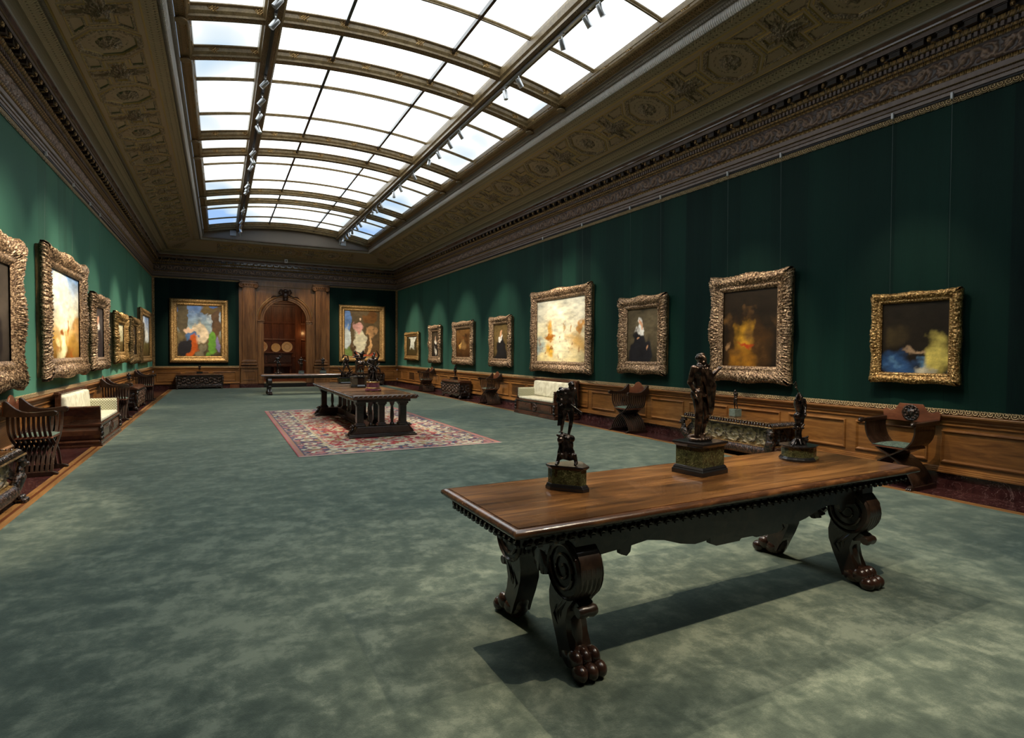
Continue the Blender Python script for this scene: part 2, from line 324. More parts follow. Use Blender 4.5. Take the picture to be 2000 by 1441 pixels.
# plaster ornament bands, pattern in UV metres (u along, v across)
OLD = (0.42, 0.355, 0.235)
def band(name, kind, base, dark, per, wid, rough=0.5):
    m = mat(name, base, rough); t = NT(m); tc = t.n('TexCoord'); sx = t.n('SeparateXYZ', {'Vector': tc.outputs['UV']}); u, vv = sx.outputs[0], sx.outputs[1]
    if kind == 'holes':      # two rows of drilled holes either side of a braid
        def row(v0, ph):
            a = t.math('MULTIPLY', t.math('SUBTRACT', t.math('FRACT', t.math('ADD', t.math('DIVIDE', u, per), ph)), 0.5), per)
            b = t.math('MULTIPLY', t.math('SUBTRACT', vv, v0), 1.0)
            return t.math('SQRT', t.math('ADD', t.math('MULTIPLY', a, a), t.math('MULTIPLY', b, b)))
        d = t.math('MINIMUM', row(wid * 0.28, 0), row(wid * 0.72, 0.5)); h = t.math('SMOOTH_MIN', t.math('DIVIDE', d, per * 0.24), 1.0, 0.3)
        br = t.math('SINE', t.math('ADD', t.math('MULTIPLY', u, 2 * PI / per * 1.5), t.math('MULTIPLY', t.math('ABSOLUTE', t.math('SUBTRACT', vv, wid * 0.5)), 130)))
        hh = t.math('ADD', h, t.math('MULTIPLY', br, 0.10)); f = t.math('MULTIPLY', h, 1.0)
    elif kind == 'flutes':
        s_ = t.math('ABSOLUTE', t.math('SINE', t.math('MULTIPLY', u, PI / per))); hh = s_; f = t.math('ADD', s_, 0.25)
    elif kind == 'leaf':     # egg / leaf repeat
        a = t.math('ABSOLUTE', t.math('SINE', t.math('MULTIPLY', u, PI / per))); b = t.math('SINE', t.math('MULTIPLY', t.math('DIVIDE', vv, wid), PI))
        c2 = t.math('SINE', t.math('ADD', t.math('MULTIPLY', u, 6 * PI / per), t.math('MULTIPLY', vv, 90)))
        hh = t.math('ADD', t.math('MULTIPLY', a, b), t.math('MULTIPLY', c2, 0.18)); f = t.math('ADD', t.math('MULTIPLY', hh, 1.0), 0.1)
    elif kind == 'scroll':   # running vine of spirals
        x = t.math('SUBTRACT', t.math('FRACT', t.math('DIVIDE', u, per)), 0.5); sg = t.math('SUBTRACT', t.math('MULTIPLY', t.math('PINGPONG', t.math('FLOOR', t.math('DIVIDE', u, per)), 1.0), 2.0), 1.0)
        X = t.math('MULTIPLY', x, per); Y = t.math('MULTIPLY', t.math('SUBTRACT', vv, wid * 0.5), sg)
        r = t.math('SQRT', t.math('ADD', t.math('MULTIPLY', X, X), t.math('MULTIPLY', Y, Y))); th = t.math('ARCTAN2', Y, X)
        hh = t.math('SINE', t.math('ADD', t.math('MULTIPLY', r, 2 * PI / (wid * 0.30)), th)); n = t.noise(t.coords('UV'), 40, 3, 0.6, 1.0)
        hh = t.math('ADD', t.math('MULTIPLY', hh, 0.5), t.math('MULTIPLY', n, 0.7)); f = hh
    t.set('Base Color', t.ramp(f, [(0.1, dark), (0.55, base)])); t.bump(hh, 1.0, 0.02 if kind != 'holes' else 0.03); return m
M['b_holes'] = band('drilled_band', 'holes', OLD, (0.02, 0.016, 0.01), 0.068, 0.21)
M['b_holes2'] = band('drilled_band_fine', 'holes', OLD, (0.02, 0.016, 0.01), 0.068, 0.20)
M['b_flute'] = band('fluted_band', 'flutes', (0.78, 0.76, 0.72), (0.42, 0.40, 0.36), 0.035, 0.15, 0.35)
M['b_leafpale'] = band('pale_leaf_band', 'leaf', (0.34, 0.31, 0.26), (0.09, 0.07, 0.05), 0.04, 0.05)
M['b_leafgilt'] = band('gilt_leaf_band', 'leaf', (0.36, 0.23, 0.09), (0.035, 0.02, 0.01), 0.09, 0.06, 0.4)
M['b_egg'] = band('gilt_egg_band', 'leaf', (0.34, 0.21, 0.075), (0.05, 0.025, 0.01), 0.075, 0.05, 0.4)
M['b_bead'] = band('gilt_bead_band', 'leaf', (0.30, 0.19, 0.07), (0.04, 0.02, 0.01), 0.022, 0.02, 0.4)
M['b_strip'] = band('gilt_scroll_strip', 'scroll', (0.80, 0.60, 0.32), (0.07, 0.04, 0.016), 0.075, 0.075, 0.35)
M['b_beam'] = band('gilt_fretwork_band', 'holes', (0.27, 0.175, 0.075), (0.03, 0.018, 0.008), 0.05, 0.14, 0.42)
M['olive'] = mat('olive_plaster', OLD, 0.6); M['olive_dark'] = mat('olive_dark_plaster', (0.20, 0.17, 0.11), 0.6)
M['brown_plaster'] = mat('brown_plaster', (0.42, 0.33, 0.225), 0.6); M['green_field'] = mat('green_field', (0.17, 0.19, 0.10), 0.6)
M['relief_plaster'] = carved('relief_plaster', (0.20, 0.155, 0.10), (0.52, 0.42, 0.28), 0.5, 0.0, 45, 0.6)
M['gold_fillet'] = mat('gold_fillet', (0.46, 0.33, 0.11), 0.4, 0.3); M['frieze_ground'] = mat('frieze_ground', (0.085, 0.062, 0.056), 0.5)
M['mauve_wood'] = wood('mauve_wood', (0.12, 0.082, 0.068), (0.17, 0.122, 0.104), (0.21, 0.16, 0.14), (4, 4, 1), 0.42, 3.0)
M['grey_fillet'] = mat('grey_fillet', (0.30, 0.29, 0.27), 0.45)
M['gold_beam'] = wood('gold_beam', (0.12, 0.078, 0.034), (0.22, 0.15, 0.068), (0.34, 0.25, 0.125), (5, 5, 5), 0.36, 10.0)

# ================================================================== ROOM SHELL
SIDES = ('left', 'end', 'right', 'back')
def side_pt(side, i, z, t):      # t 0..1 along the wall, mitred
    if side == 'left': return (XL + i, YB + i + (YE - YB - 2 * i) * t, z)
    if side == 'right': return (XR - i, YB + i + (YE - YB - 2 * i) * t, z)
    if side == 'end': return (XL + i + (XR - XL - 2 * i) * t, YE - i, z)
    return (XL + i + (XR - XL - 2 * i) * t, YB + i, z)
def sweep(mb, side, prof, m=0, x0=None, x1=None):
    # prof: [(inset, z)], each segment gets its own UV strip; x0/x1 limit the run on the end wall
    for (a, b) in zip(prof[:-1], prof[1:]):
        pts = []; uv = []; L = math.dist(a, b)
        for k, (i, z) in enumerate((a, b)):
            for t in (0, 1):
                p = list(side_pt(side, i, z, t))
                if x0 is not None: p[0] = x0 if t == 0 else x1
                pts.append(p); uv.append((p[1] if side in ('left', 'right') else p[0], L * k))
        mb.add(pts, [(0, 1, 3, 2)], m, uv)
def ring(name, prof, material, parent, sides=SIDES, kindname=None):
    for sd in sides:
        mb = MB(); mb.fixn = False; sweep(mb, sd, prof); o = mb.build(name, material, parent)
# floor
mb = MB(); mb.box(XL, XR, YB, YE, -0.25, 0.0); floor = struct(mb.build('floor', M['red_marble']))
mb = MB(); mb.box(-1.78, 7.34, YB + 0.7, 28.0, -0.01, 0.014)
cp = mb.build('carpet', M['carpet']); tag(cp, 'wall-to-wall mottled sage green pile carpet with brushed patches', 'carpet')
for (x0, x1, nm) in ((-1.95, -1.885, 'floor_oak'), (-1.885, -1.85, 'floor_cherry'), (-1.85, -1.78, 'floor_oak'), (7.34, 7.40, 'floor_oak'), (7.40, 7.42, 'floor_cherry'), (7.42, 7.47, 'floor_oak')):
    mb = MB(); mb.box(x0, x1, YB + 0.7, 28.0, 0.0, 0.012); mb.build('border_board', M[nm], floor)
# walls
AX, AR, AZ = 2.73, 0.905, 3.09     # arch centre, radius, spring height
def wallquad(mb, side, z0, z1, a0=None, a1=None, i=0.0):
    p = [list(side_pt(side, i, z, t)) for z in (z0, z1) for t in (0, 1)]
    if a0 is not None:
        for k in (0, 2): p[k][0] = a0
        for k in (1, 3): p[k][0] = a1
    u = [(q[1] if side in ('left', 'right') else q[0], q[2]) for q in p]
    mb.add(p, [(0, 1, 3, 2)], 0, u)
walls = {}
for sd in SIDES:
    mb = MB(); mb.fixn = False
    if sd == 'end':
        wallquad(mb, sd, ZR - 0.1, ZT + 0.2, XL, 0.95); wallquad(mb, sd, ZR - 0.1, ZT + 0.2, 4.55, XR)
    else: wallquad(mb, sd, ZR - 0.1, ZT + 0.2)
    walls[sd] = struct(mb.build('wall_' + sd, M['silk']))
# vertical gilt corner strips
for (x, y) in ((XL, YE), (XR, YE)):
    s = 1 if x < 0 else -1
    mb = MB(); mb.add([(x + s * 0.012, y - 0.10, ZR), (x + s * 0.012, y - 0.012, ZR), (x + s * 0.10, y - 0.012, ZR), (x + s * 0.012, y - 0.10, ZT), (x + s * 0.012, y - 0.012, ZT), (x + s * 0.10, y - 0.012, ZT)],
        [(0, 1, 4, 3), (1, 2, 5, 4)], 0, [(0, 0), (0, .1), (0, 0), (4, 0), (4, .1), (4, 0)])
    mb.build('corner_strip', M['gilt'], walls['end'])

# dado: gilt strip, chair rail, panels, base moulding, marble plinth
strip = [(0.012, ZR - 0.072), (0.030, ZR - 0.06), (0.030, ZR - 0.012), (0.0, ZR)]
rail = [(0.02, 0.775), (0.04, 0.79), (0.04, 0.80), (0.028, 0.81), (0.045, 0.835), (0.045, 0.85), (0.058, 0.865), (0.078, 0.885), (0.086, 0.895), (0.088, 0.912), (0.08, 0.922), (0.0, 0.922)]
base = [(0.03, 0.195), (0.075, 0.20), (0.075, 0.215), (0.06, 0.225), (0.06, 0.236), (0.045, 0.246), (0.045, 0.256), (0.02, 0.27)]
plinth = [(0.03, 0.0), (0.03, 0.20)]
def runs(sd): return [(None, None)] if sd != 'end' else [(XL + 0.03, 0.78), (4.72, XR - 0.03)]
nt_ = 0
for sd in SIDES:
    root = None
    for (a0, a1) in runs(sd):
        mb = MB(); mb.fixn = False; sweep(mb, sd, plinth, 0, a0, a1); o = struct(mb.build('baseboard_' + sd, M['red_marble']))
        nt_ += 1; mb = MB(); mb.fixn = False; sweep(mb, sd, rail, 0, a0, a1); sweep(mb, sd, base, 0, a0, a1); sweep(mb, sd, [(0.02, 0.27), (0.02, 0.775)], 0, a0, a1)
        tr = struct(mb.build('trim_%d' % nt_, M['panel_wood']))
        mb = MB(); mb.fixn = False; sweep(mb, sd, strip, 0, a0, a1); mb.build('gilt_strip', M['b_strip'], tr)
        # raised panels
        lo, hi = (YB + 0.1, YE - 0.05) if sd in ('left', 'right') else ((a0, a1) if a0 is not None else (XL + .1, XR - .1))
        if sd in ('left', 'right'):
            per = 1.075; k0 = math.ceil((lo - 3.92) / per) - 1; edges = []
            k = k0
            while 3.99 + k * per < hi:
                e0, e1 = max(lo, 3.99 + k * per), min(hi, 3.99 + (k + 1) * per - 0.14)
                if e1 - e0 > 0.3: edges.append((e0, e1, k % 5 == 0 and k > 0))
                k += 1
        else:
            n = 3; wdt = (hi - lo - 0.1) / n; edges = [(lo + 0.1 + j * wdt, lo + j * wdt + wdt - 0.04, False) for j in range(n)]
        pm = MB(); gm = MB()
        for (e0, e1, gr) in edges:
            z0, z1 = 0.315, 0.735
            def P(a, i, z):
                if sd == 'left': return (XL + i, a, z)
                if sd == 'right': return (XR - i, a, z)
                if sd == 'end': return (a, YE - i, z)
                return (a, YB + i, z)
            steps = [(0, 0.02), (0.008, 0.042), (0.022, 0.046), (0.034, 0.030), (0.052, 0.008), (0.060, 0.004)]
            if not gr: steps += [(0.062, 0.012), (0.085, 0.018)]
            for (d0, i0), (d1, i1) in zip(steps[:-1], steps[1:]):
                A = [(e0 + d0, z0 + d0), (e1 - d0, z0 + d0), (e1 - d0, z1 - d0), (e0 + d0, z1 - d0)]; B = [(e0 + d1, z0 + d1), (e1 - d1, z0 + d1), (e1 - d1, z1 - d1), (e0 + d1, z1 - d1)]
                pm.add([P(a, i0, z) for a, z in A] + [P(a, i1, z) for a, z in B], [(j, (j + 1) % 4, 4 + (j + 1) % 4, 4 + j) for j in range(4)])
            dl, il = steps[-1]
            if not gr: pm.add([P(a, il, z) for a, z in ((e0 + dl, z0 + dl), (e1 - dl, z0 + dl), (e1 - dl, z1 - dl), (e0 + dl, z1 - dl))], [(0, 1, 2, 3)])
            else:
                gm.add([P(a, 0.003, z) for a, z in ((e0 + dl, z0 + dl), (e1 - dl, z0 + dl), (e1 - dl, z1 - dl), (e0 + dl, z1 - dl))], [(0, 1, 2, 3)])
                zz = z0 + dl
                while zz < z1 - dl - 0.006:
                    gm.add([P(a, i, z) for i, z in ((0.006, zz), (0.024, zz + 0.004), (0.024, zz + 0.008)) for a in (e0 + dl, e1 - dl)], [(0, 1, 3, 2), (2, 3, 5, 4)]); zz += 0.015
        pm.build('wall_panel', M['panel_wood'], tr)
        if gm.n: gm.build('vent_grille', M['grille'], tr)

# cornice and cove ------------------------------------------------
ceil = empty('ceiling'); struct(ceil)
def PW(l): return [pw(*q) for q in l]
ring('cornice_gilt_strip', [(0.012, ZT), (0.03, ZT + 0.012), (0.03, ZT + 0.065), (0.012, ZT + 0.078)], M['b_strip'], ceil)
ring('picture_rail', PW([(5.10, 4.705), (5.070, 4.708), (5.066, 4.728), (5.085, 4.733)]), M['black_metal'], ceil)  # rail strip, with the dark shadow gap put into its black colour
ring('cornice_fascia', PW([(5.085, 4.733), (5.06, 4.737), (5.06, 4.775)]), M['mauve_wood'], ceil)
ring('cornice_bead', PW([(5.06, 4.775), (5.045, 4.782), (5.055, 4.79)]), M['b_bead'], ceil)
ring('cornice_fascia', PW([(5.055, 4.79), (5.05, 4.825)]), M['mauve_wood'], ceil)
ring('cornice_bead', PW([(5.05, 4.825), (5.03, 4.834), (5.03, 4.843)]), M['b_bead'], ceil)
ring('cornice_fascia', PW([(5.035, 4.843), (5.03, 4.901)]), M['mauve_wood'], ceil)
ring('cornice_egg_band', PW([(5.03, 4.901), (4.995, 4.941)]), M['b_egg'], ceil)
ring('frieze_ground', PW([(4.995, 4.941), (5.03, 4.952), (5.05, 4.96), (5.05, 5.185), (5.04, 5.195)]), M['frieze_ground'], ceil)
ring('cornice_leaf_band', PW([(5.04, 5.195), (5.0, 5.225), (4.985, 5.255)]), M['b_egg'], ceil)
ring('cornice_fascia', PW([(4.985, 5.255), (4.99, 5.258), (4.99, 5.315)]), M['carved_dark'], ceil)
ring('cornice_leaf_band', PW([(4.99, 5.315), (4.95, 5.32), (4.925, 5.365)]), M['b_leafgilt'], ceil)
ring('cornice_soffit', PW([(4.925, 5.365), (4.94, 5.37), (4.94, 5.45), (4.845, 5.452), (4.84, 5.447)]), M['dark_wood'], ceil)
ring('cornice_corona', PW([(4.84, 5.447), (4.84, 5.50)]), M['mauve_wood'], ceil)
ring('cornice_bead', PW([(4.84, 5.50), (4.825, 5.508), (4.825, 5.52)]), M['b_bead'], ceil)
ring('cornice_cyma', PW([(4.825, 5.52), (4.822, 5.54), (4.808, 5.562), (4.80, 5.575)]), M['walnut'], ceil)
ring('cove_fillet', PW([(4.80, 5.575), (4.788, 5.58), (4.788, 5.60)]), M['grey_fillet'], ceil)
cv = [(4.79 - 0.095 * (1 - math.cos(t)) - 0.0 * t, 5.60 + 0.078 * math.sin(t)) for t in np.linspace(0, PI / 2, 6)]
ring('cove', PW(cv), M['olive_dark'], ceil)
ring('drilled_band', PW([(4.695, 5.678), (4.69, 5.684), (4.52, 5.742)]), M['b_holes'], ceil)
ring('pale_ribbon', PW([(4.52, 5.742), (4.50, 5.735), (4.455, 5.745)]), M['b_leafpale'], ceil)
ring('gold_fillet', PW([(4.455, 5.745), (4.438, 5.742), (4.427, 5.757)]), M['gold_fillet'], ceil)
ring('coffer_field', PW([(4.427, 5.757), (3.536, 6.04)]), M['brown_plaster'], ceil)
ring('gold_fillet', PW([(3.536, 6.04), (3.53, 6.022), (3.51, 6.03)]), M['gold_fillet'], ceil)
ring('drilled_band_fine', PW([(3.51, 6.03), (3.33, 6.065)]), M['b_holes2'], ceil)
ring('pale_ribbon', PW([(3.33, 6.065), (3.315, 6.045), (3.285, 6.05)]), M['b_leafpale'], ceil)
ring('fluted_band', PW([(3.285, 6.03), (3.265, 6.03), (3.235, 6.07), (3.222, 6.135)]), M['b_flute'], ceil)
ring('leaf_band', PW([(3.222, 6.135), (3.195, 6.14), (3.165, 6.175)]), M['b_leafpale'], ceil)
ring('recess', PW([(3.165, 6.175), (3.18, 6.18), (3.18, 6.30)]), M['olive_dark'], ceil)
# dentils and modillions with relief leaves
def along(side, per):
    L = (YE - YB) if side in ('left', 'right') else (XR - XL); n = int(L / per); return [(k + 0.5) / n for k in range(n)]
def sbox(mb, side, t, wid, w0, w1, z0, z1, m=0):
    i0, zz0 = pw(w0, z0); i1, zz1 = pw(w1, z1); lo, hi = min(i0, i1), max(i0, i1)
    x, y, _ = side_pt(side, 0, 0, t)
    if side == 'left': mb.box(x + lo, x + hi, y - wid / 2, y + wid / 2, zz0, zz1, m)
    elif side == 'right': mb.box(x - hi, x - lo, y - wid / 2, y + wid / 2, zz0, zz1, m)
    elif side == 'end': mb.box(x - wid / 2, x + wid / 2, y - hi, y - lo, zz0, zz1, m)
    else: mb.box(x - wid / 2, x + wid / 2, y + lo, y + hi, zz0, zz1, m)
for sd in ('left', 'end', 'right'):
    d = MB(); d.fixn = False; c = MB(); c.fixn = False; g = MB(); g.fixn = False
    for t in along(sd, 0.064): sbox(d, sd, t, 0.036, 4.992, 4.965, 5.262, 5.314)
    for t in along(sd, 0.281):
        sbox(c, sd, t, 0.13, 4.94, 4.862, 5.372, 5.435); sbox(c, sd, t, 0.15, 4.94, 4.852, 5.432, 5.450)
        x, y, _ = side_pt(sd, pw(4.895, 0)[0], 0, t); z = pw(0, 5.365)[1]
        g.ball((x, y, z), (0.03, 0.03, 0.012), 8)
        x, y, _ = side_pt(sd, pw(4.858, 0)[0], 0, t); z = pw(0, 5.40)[1]
        g.ball((x, y, z), (0.03, 0.03, 0.04), 8)
        tm = t + 0.14 / ((YE - YB) if sd in ('left', 'right') else (XR - XL))
        x, y, _ = side_pt(sd, pw(4.90, 0)[0], 0, tm); g.ball((x, y, pw(0, 5.448)[1]), (0.035, 0.035, 0.014), 8)
    d.build('dentils', M['mauve_wood'], ceil); c.build('modillions', M['dark_wood'], ceil); g.build('modillion_leaves', M['gilt'], ceil, smooth=True)
# running scroll frieze: spirals of acanthus modelled as relief
def frieze_relief(L, H, per=0.46):
    nu, nv = int(L / 0.0115), 21; u = np.linspace(0, L, nu)[:, None] * np.ones((1, nv)); v = np.linspace(0, H, nv)[None, :] * np.ones((nu, 1))
    k = np.floor(u / per * 2); x = u - (k + 0.5) * per / 2; sg = np.where(k % 2 == 0, 1.0, -1.0); y = (v - H * 0.5) * sg
    r = np.sqrt((x * 0.95) ** 2 + y * y); th = np.arctan2(y, x * 1.0)
    a = np.cos(2 * PI * r / (H * 0.42) - th + 0.6); coil = np.clip(a * 1.5 + 0.45, 0, 1) * np.clip((H * 0.50 - r) / 0.02, 0, 1)
    rib = 0.72 + 0.28 * np.cos(7 * th + 2 * PI * r / (H * 0.14)); stem_y = H * 0.5 + H * 0.36 * np.cos(2 * PI * u / per); stem = np.clip(1.2 - np.abs(v - stem_y) / 0.024, 0, 1)
    core = np.clip((0.026 - r) / 0.012, 0, 1); leaf = (0.5 + 0.5 * np.sin(u * 77 + 3 * np.sin(v * 40))) * (0.5 + 0.5 * np.sin(v * 83 + 2 * np.sin(u * 31)))
    h = np.maximum(np.maximum(coil * rib, stem * (0.8 + 0.2 * np.cos(u * 150))), core); h = np.maximum(h, 0.75 * np.clip(leaf * 2.2 - 1.0, 0, 1) * (r > H * 0.30)); e = np.clip(np.minimum(v, H - v) / 0.015, 0, 1)
    return u, v, h * e
zf = pw(0, 4.962)[1]; inf = pw(5.05, 0)[0]; FH = 0.225
for sd in ('left', 'end', 'right'):
    L = (YE - YB if sd != 'end' else XR - XL) - 2 * inf - 0.02; u, v, h = frieze_relief(L, FH); d = inf + 0.002 + 0.034 * h; P = np.zeros(u.shape + (3,)); P[..., 2] = zf + v
    if sd == 'left': P[..., 0], P[..., 1] = XL + d, YB + inf + 0.01 + u
    elif sd == 'right': P[..., 0], P[..., 1] = XR - d, YE - inf - 0.01 - u
    else: P[..., 0], P[..., 1] = XL + inf + 0.01 + u, YE - d
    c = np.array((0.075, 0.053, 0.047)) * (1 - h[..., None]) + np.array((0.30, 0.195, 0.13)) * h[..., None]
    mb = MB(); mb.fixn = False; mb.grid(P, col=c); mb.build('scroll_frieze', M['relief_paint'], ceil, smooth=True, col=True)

# coffers ---------------------------------------------------------
i0, z0_ = pw(4.427, 5.757); i1, z1_ = pw(3.536, 6.04); BW = math.dist((i0, z0_), (i1, z1_))
def coffer_mesh(L=1.88, res=0.0125, mode='unit'):
    nu = int(L / res) + 1; nv = int(BW / res) + 1
    u = np.linspace(-L / 2, L / 2, nu)[:, None] * np.ones((1, nv)); v = np.linspace(0, BW, nv)[None, :] * np.ones((nu, 1))
    y = v - BW / 2
    au, ay = np.abs(u), np.abs(y)
    do = np.maximum(np.maximum(au, ay), (au + ay) / 1.4142 * 1.02) - 0.425      # octagon
    cu = 0.94 - au; dc = np.minimum(np.maximum(np.abs(cu) - 0.36, ay - 0.13), np.maximum(np.abs(cu) - 0.13, ay - 0.415))   # cross, split at the ends
    edge = np.minimum(BW / 2 - ay, 9)
    T = np.minimum(np.minimum(do, dc), edge - 0.045) - 0.04
    h = np.zeros_like(u); mi = np.zeros(u.shape, int)
    leaf = 0.5 + 0.5 * np.sin(46 * u + 3 * np.sin(40 * y)) * np.sin(44 * y + 2.5 * np.sin(38 * u)); rng = np.random.RandomState(1); 
    # trapezoid panels
    h = np.where(T > 0.0, 0.012, h); mi = np.where(T > 0.0, 1, mi); mi = np.where(T > 0.016, 2, mi); h = np.where(T > 0.016, 0.004 + 0.012 * leaf, h)
    mi = np.where(T > 0.05, 3, mi); h = np.where(T > 0.05, -0.03, h)
    # octagon
    def step(d, cond, m_, hh): 
        nonlocal h, mi
        h = np.where(cond, hh, h); mi = np.where(cond, m_, mi)
    step(do, do < 0, 1, 0.014); step(do, do < -0.014, 2, 0.012 + 0.02 * leaf); step(do, do < -0.085, 1, 0.0); step(do, do < -0.097, 3, -0.025)
    step(do, do < -0.135, 1, -0.012); step(do, do < -0.145, 0, -0.035); step(do, do < -0.175, 2, -0.02 + 0.015 * leaf); step(do, do < -0.215, 3, -0.075)
    r = np.sqrt(u * u + y * y); th = np.arctan2(y, u)
    ros = r < 0.165; pet = 0.5 + 0.5 * np.cos(8 * th + 10 * r); pet2 = 0.5 + 0.5 * np.cos(6 * th)
    hr = -0.035 + 0.06 * np.sqrt(np.clip(1 - (r / 0.17) ** 2, 0, 1)) + 0.035 * pet * (r > 0.07) + 0.03 * pet2 * (r < 0.07)
    step(r, ros, 2, hr)
    # cross
    step(dc, dc < 0, 1, 0.012); step(dc, dc < -0.012, 2, 0.010 + 0.02 * leaf); step(dc, dc < -0.055, 1, 0.0); step(dc, dc < -0.064, 4, -0.02)
    rc = np.sqrt(cu * cu + y * y); tc_ = np.arctan2(y, cu); R1 = 0.30 * (0.62 + 0.38 * np.abs(np.cos(2 * tc_)) ** 1.0)
    blob = (rc < R1 * (0.8 + 0.2 * np.cos(16 * tc_ + 30 * rc))) & ((dc < -0.03) | (rc < 0.16))
    step(rc, blob, 2, 0.012 + 0.045 * np.clip(1 - rc / 0.2, 0, 1) + 0.02 * np.cos(12 * tc_ + 40 * rc))
    P = np.stack([u, v, h], 2)
    me = MB(); me.fixn = False; uvs = np.stack([u, v], 2); mc = mi[:-1, :-1]; me.grid(P, 0, uv=uvs, mf=mc)
    return me
cmesh = coffer_mesh(); CM = [M['brown_plaster'], M['gold_fillet'], M['relief_plaster'], M['green_field'], M['brown_plaster']]
c0 = cmesh.build('coffer', CM, ceil)
def place_coffer(o, side, a):
    ex = Vector((0, 1, 0)) if side == 'left' else Vector((0, -1, 0)) if side == 'right' else Vector((1, 0, 0))
    d = Vector((i1 - i0, 0, z1_ - z0_)).normalized()
    if side == 'left': ey = Vector((d.x, 0, d.z)); org = Vector((XL + i0, a, z0_))
    elif side == 'right': ey = Vector((-d.x, 0, d.z)); org = Vector((XR - i0, a, z0_))
    else: ey = Vector((0, -d.x, d.z)); org = Vector((a, YE - i0, z0_))
    ez = ex.cross(ey)
    if ez.z > 0: ex = -ex; ez = ex.cross(ey)
    Mx = Matrix(((ex.x, ey.x, ez.x, org.x), (ex.y, ey.y, ez.y, org.y), (ex.z, ey.z, ez.z, org.z), (0, 0, 0, 1)))
    o.matrix_local = Matrix.Translation(ez * 0.012) @ Mx
spots = [('left', 6.26 + 1.88 * k) for k in range(-2, 11)] + [('right', 6.26 + 1.88 * k) for k in range(-2, 11)] + [('end', CX + 1.88 * k) for k in (-1, 0, 1)]
for q, (sd, a) in enumerate(spots):
    o = c0 if q == 0 else c0.copy()
    if q: COL.objects.link(o)
    o.parent = ceil; place_coffer(o, sd, a)
# corner rosette panels
for (x, s) in ((XL, 1), (XR, -1)):
    mb = MB(); im = (i0 + i1) / 2; zz = (z0_ + z1_) / 2
    for r, h in ((0.40, 0.0), (0.30, 0.02), (0.18, 0.04)):
        mb.lathe([(r, 0.02), (r - 0.01, -h - 0.02), (r - 0.06, -h - 0.02), (r - 0.07, 0.0)], (0, 0, 0), 8, rot=PI / 8)
    mb.ball((0, 0, -0.03), (0.13, 0.13, 0.05), 12)
    o = mb.build('corner_rosette', M['relief_plaster'], ceil); o.location = (x + s * im, YE - im, zz); o.rotation_euler = (math.radians(-13), math.radians(13 * -s), 0)

# skylight --------------------------------------------------------
sky = struct(empty('window_1'))
YS0, YS1 = -0.35, 26.25
def zarch(x): return 6.992 - 0.03784 * (x - CX) ** 2
xs = np.linspace(CX - 3.22, CX + 3.22, 41)
mb = MB(); mb.fixn = False; ys = np.linspace(YS0 - 0.1, YS1 + 0.1, 12)
mb.grid([[(x, y, zarch(x)) for y in ys] for x in xs]); mb.build('laylight_glass', M['laylight'], sky)
mb = MB(); mb.fixn = False     # solid attic over the glass so no outside light leaks
mb.grid([[(x, y, zarch(x) + 0.3) for y in ys] for x in xs]); mb.build('attic_cover', M['plaster_grey'], sky)
def rib(y, wd, dp, name, material, x0=CX - 3.14, x1=CX + 3.14, knots=True, n=40):
    X = np.linspace(x0, x1, n); h = wd / 2
    prof = [(-h, 0.02), (-h, -0.015), (-h * 0.72, -0.03), (-h * 0.66, -dp * 0.55), (-h * 0.45, -dp * 0.8), (-h * 0.42, -dp), (h * 0.42, -dp), (h * 0.45, -dp * 0.8), (h * 0.66, -dp * 0.55), (h * 0.72, -0.03), (h, -0.015), (h, 0.02)]
    P = []; U = []
    cl = np.concatenate([[0], np.cumsum([math.dist(a, b) for a, b in zip(prof[:-1], prof[1:])])])
    for x in X:
        P.append([(x, y + a, zarch(x) + b) for a, b in prof]); U.append([(x, 0) for c_ in cl])
    mb = MB(); mb.grid(P, 0, uv=U); o = mb.build(name, [material, M['b_beam']], sky)
    me = o.data
    if knots:
        kb = MB(); kb.fixn = False
        L = x1 - x0; nk = int(L / 0.62)
        for k in range(nk):
            x = x0 + (k + 0.5) * L / nk; z = zarch(x)
            for s in (-1, 1):
                for q in (-1, 0, 1):
                    kb.tube([(x - 0.05 + q * 0.035, y + s * h * 0.78, z - 0.022), (x + 0.03 + q * 0.035, y + s * h * 0.60, z - dp * 0.6)], 0.009, 5)
                    kb.tube([(x + 0.05 + q * 0.035, y + s * h * 0.78, z - 0.022), (x - 0.03 + q * 0.035, y + s * h * 0.60, z - dp * 0.6)], 0.009, 5)
        kb.build('knot_ornament', M['gilt_bright'], o)
        # fretwork soffit
        fb = MB(); fb.fixn = False; fb.grid([[(x, y - h * 0.36, zarch(x) - dp - 0.003), (x, y + h * 0.36, zarch(x) - dp - 0.003)] for x in X], 0, uv=[[(x, 0.0), (x, 0.12)] for x in X]); fb.build('fretwork', M['b_beam'], o)
    return o
pairs = [10.235 + 5.34 * k for k in range(-2, 4)]
for yc in pairs:
    for s in (-0.635, 0.635):
        if YS0 < yc + s < YS1: rib(yc + s, 0.34, 0.15, 'rib', M['gold_beam'])
rib(YS1 - 0.02, 0.24, 0.13, 'rib', M['gold_beam'], knots=False); rib(YS0 + 0.02, 0.24, 0.13, 'rib', M['gold_beam'], knots=False)
for yc in pairs[:-1]:
    for s in (1.74, 3.46): rib(yc + s, 0.07, 0.05, 'glazing_bar', M['gold_beam'], knots=False)
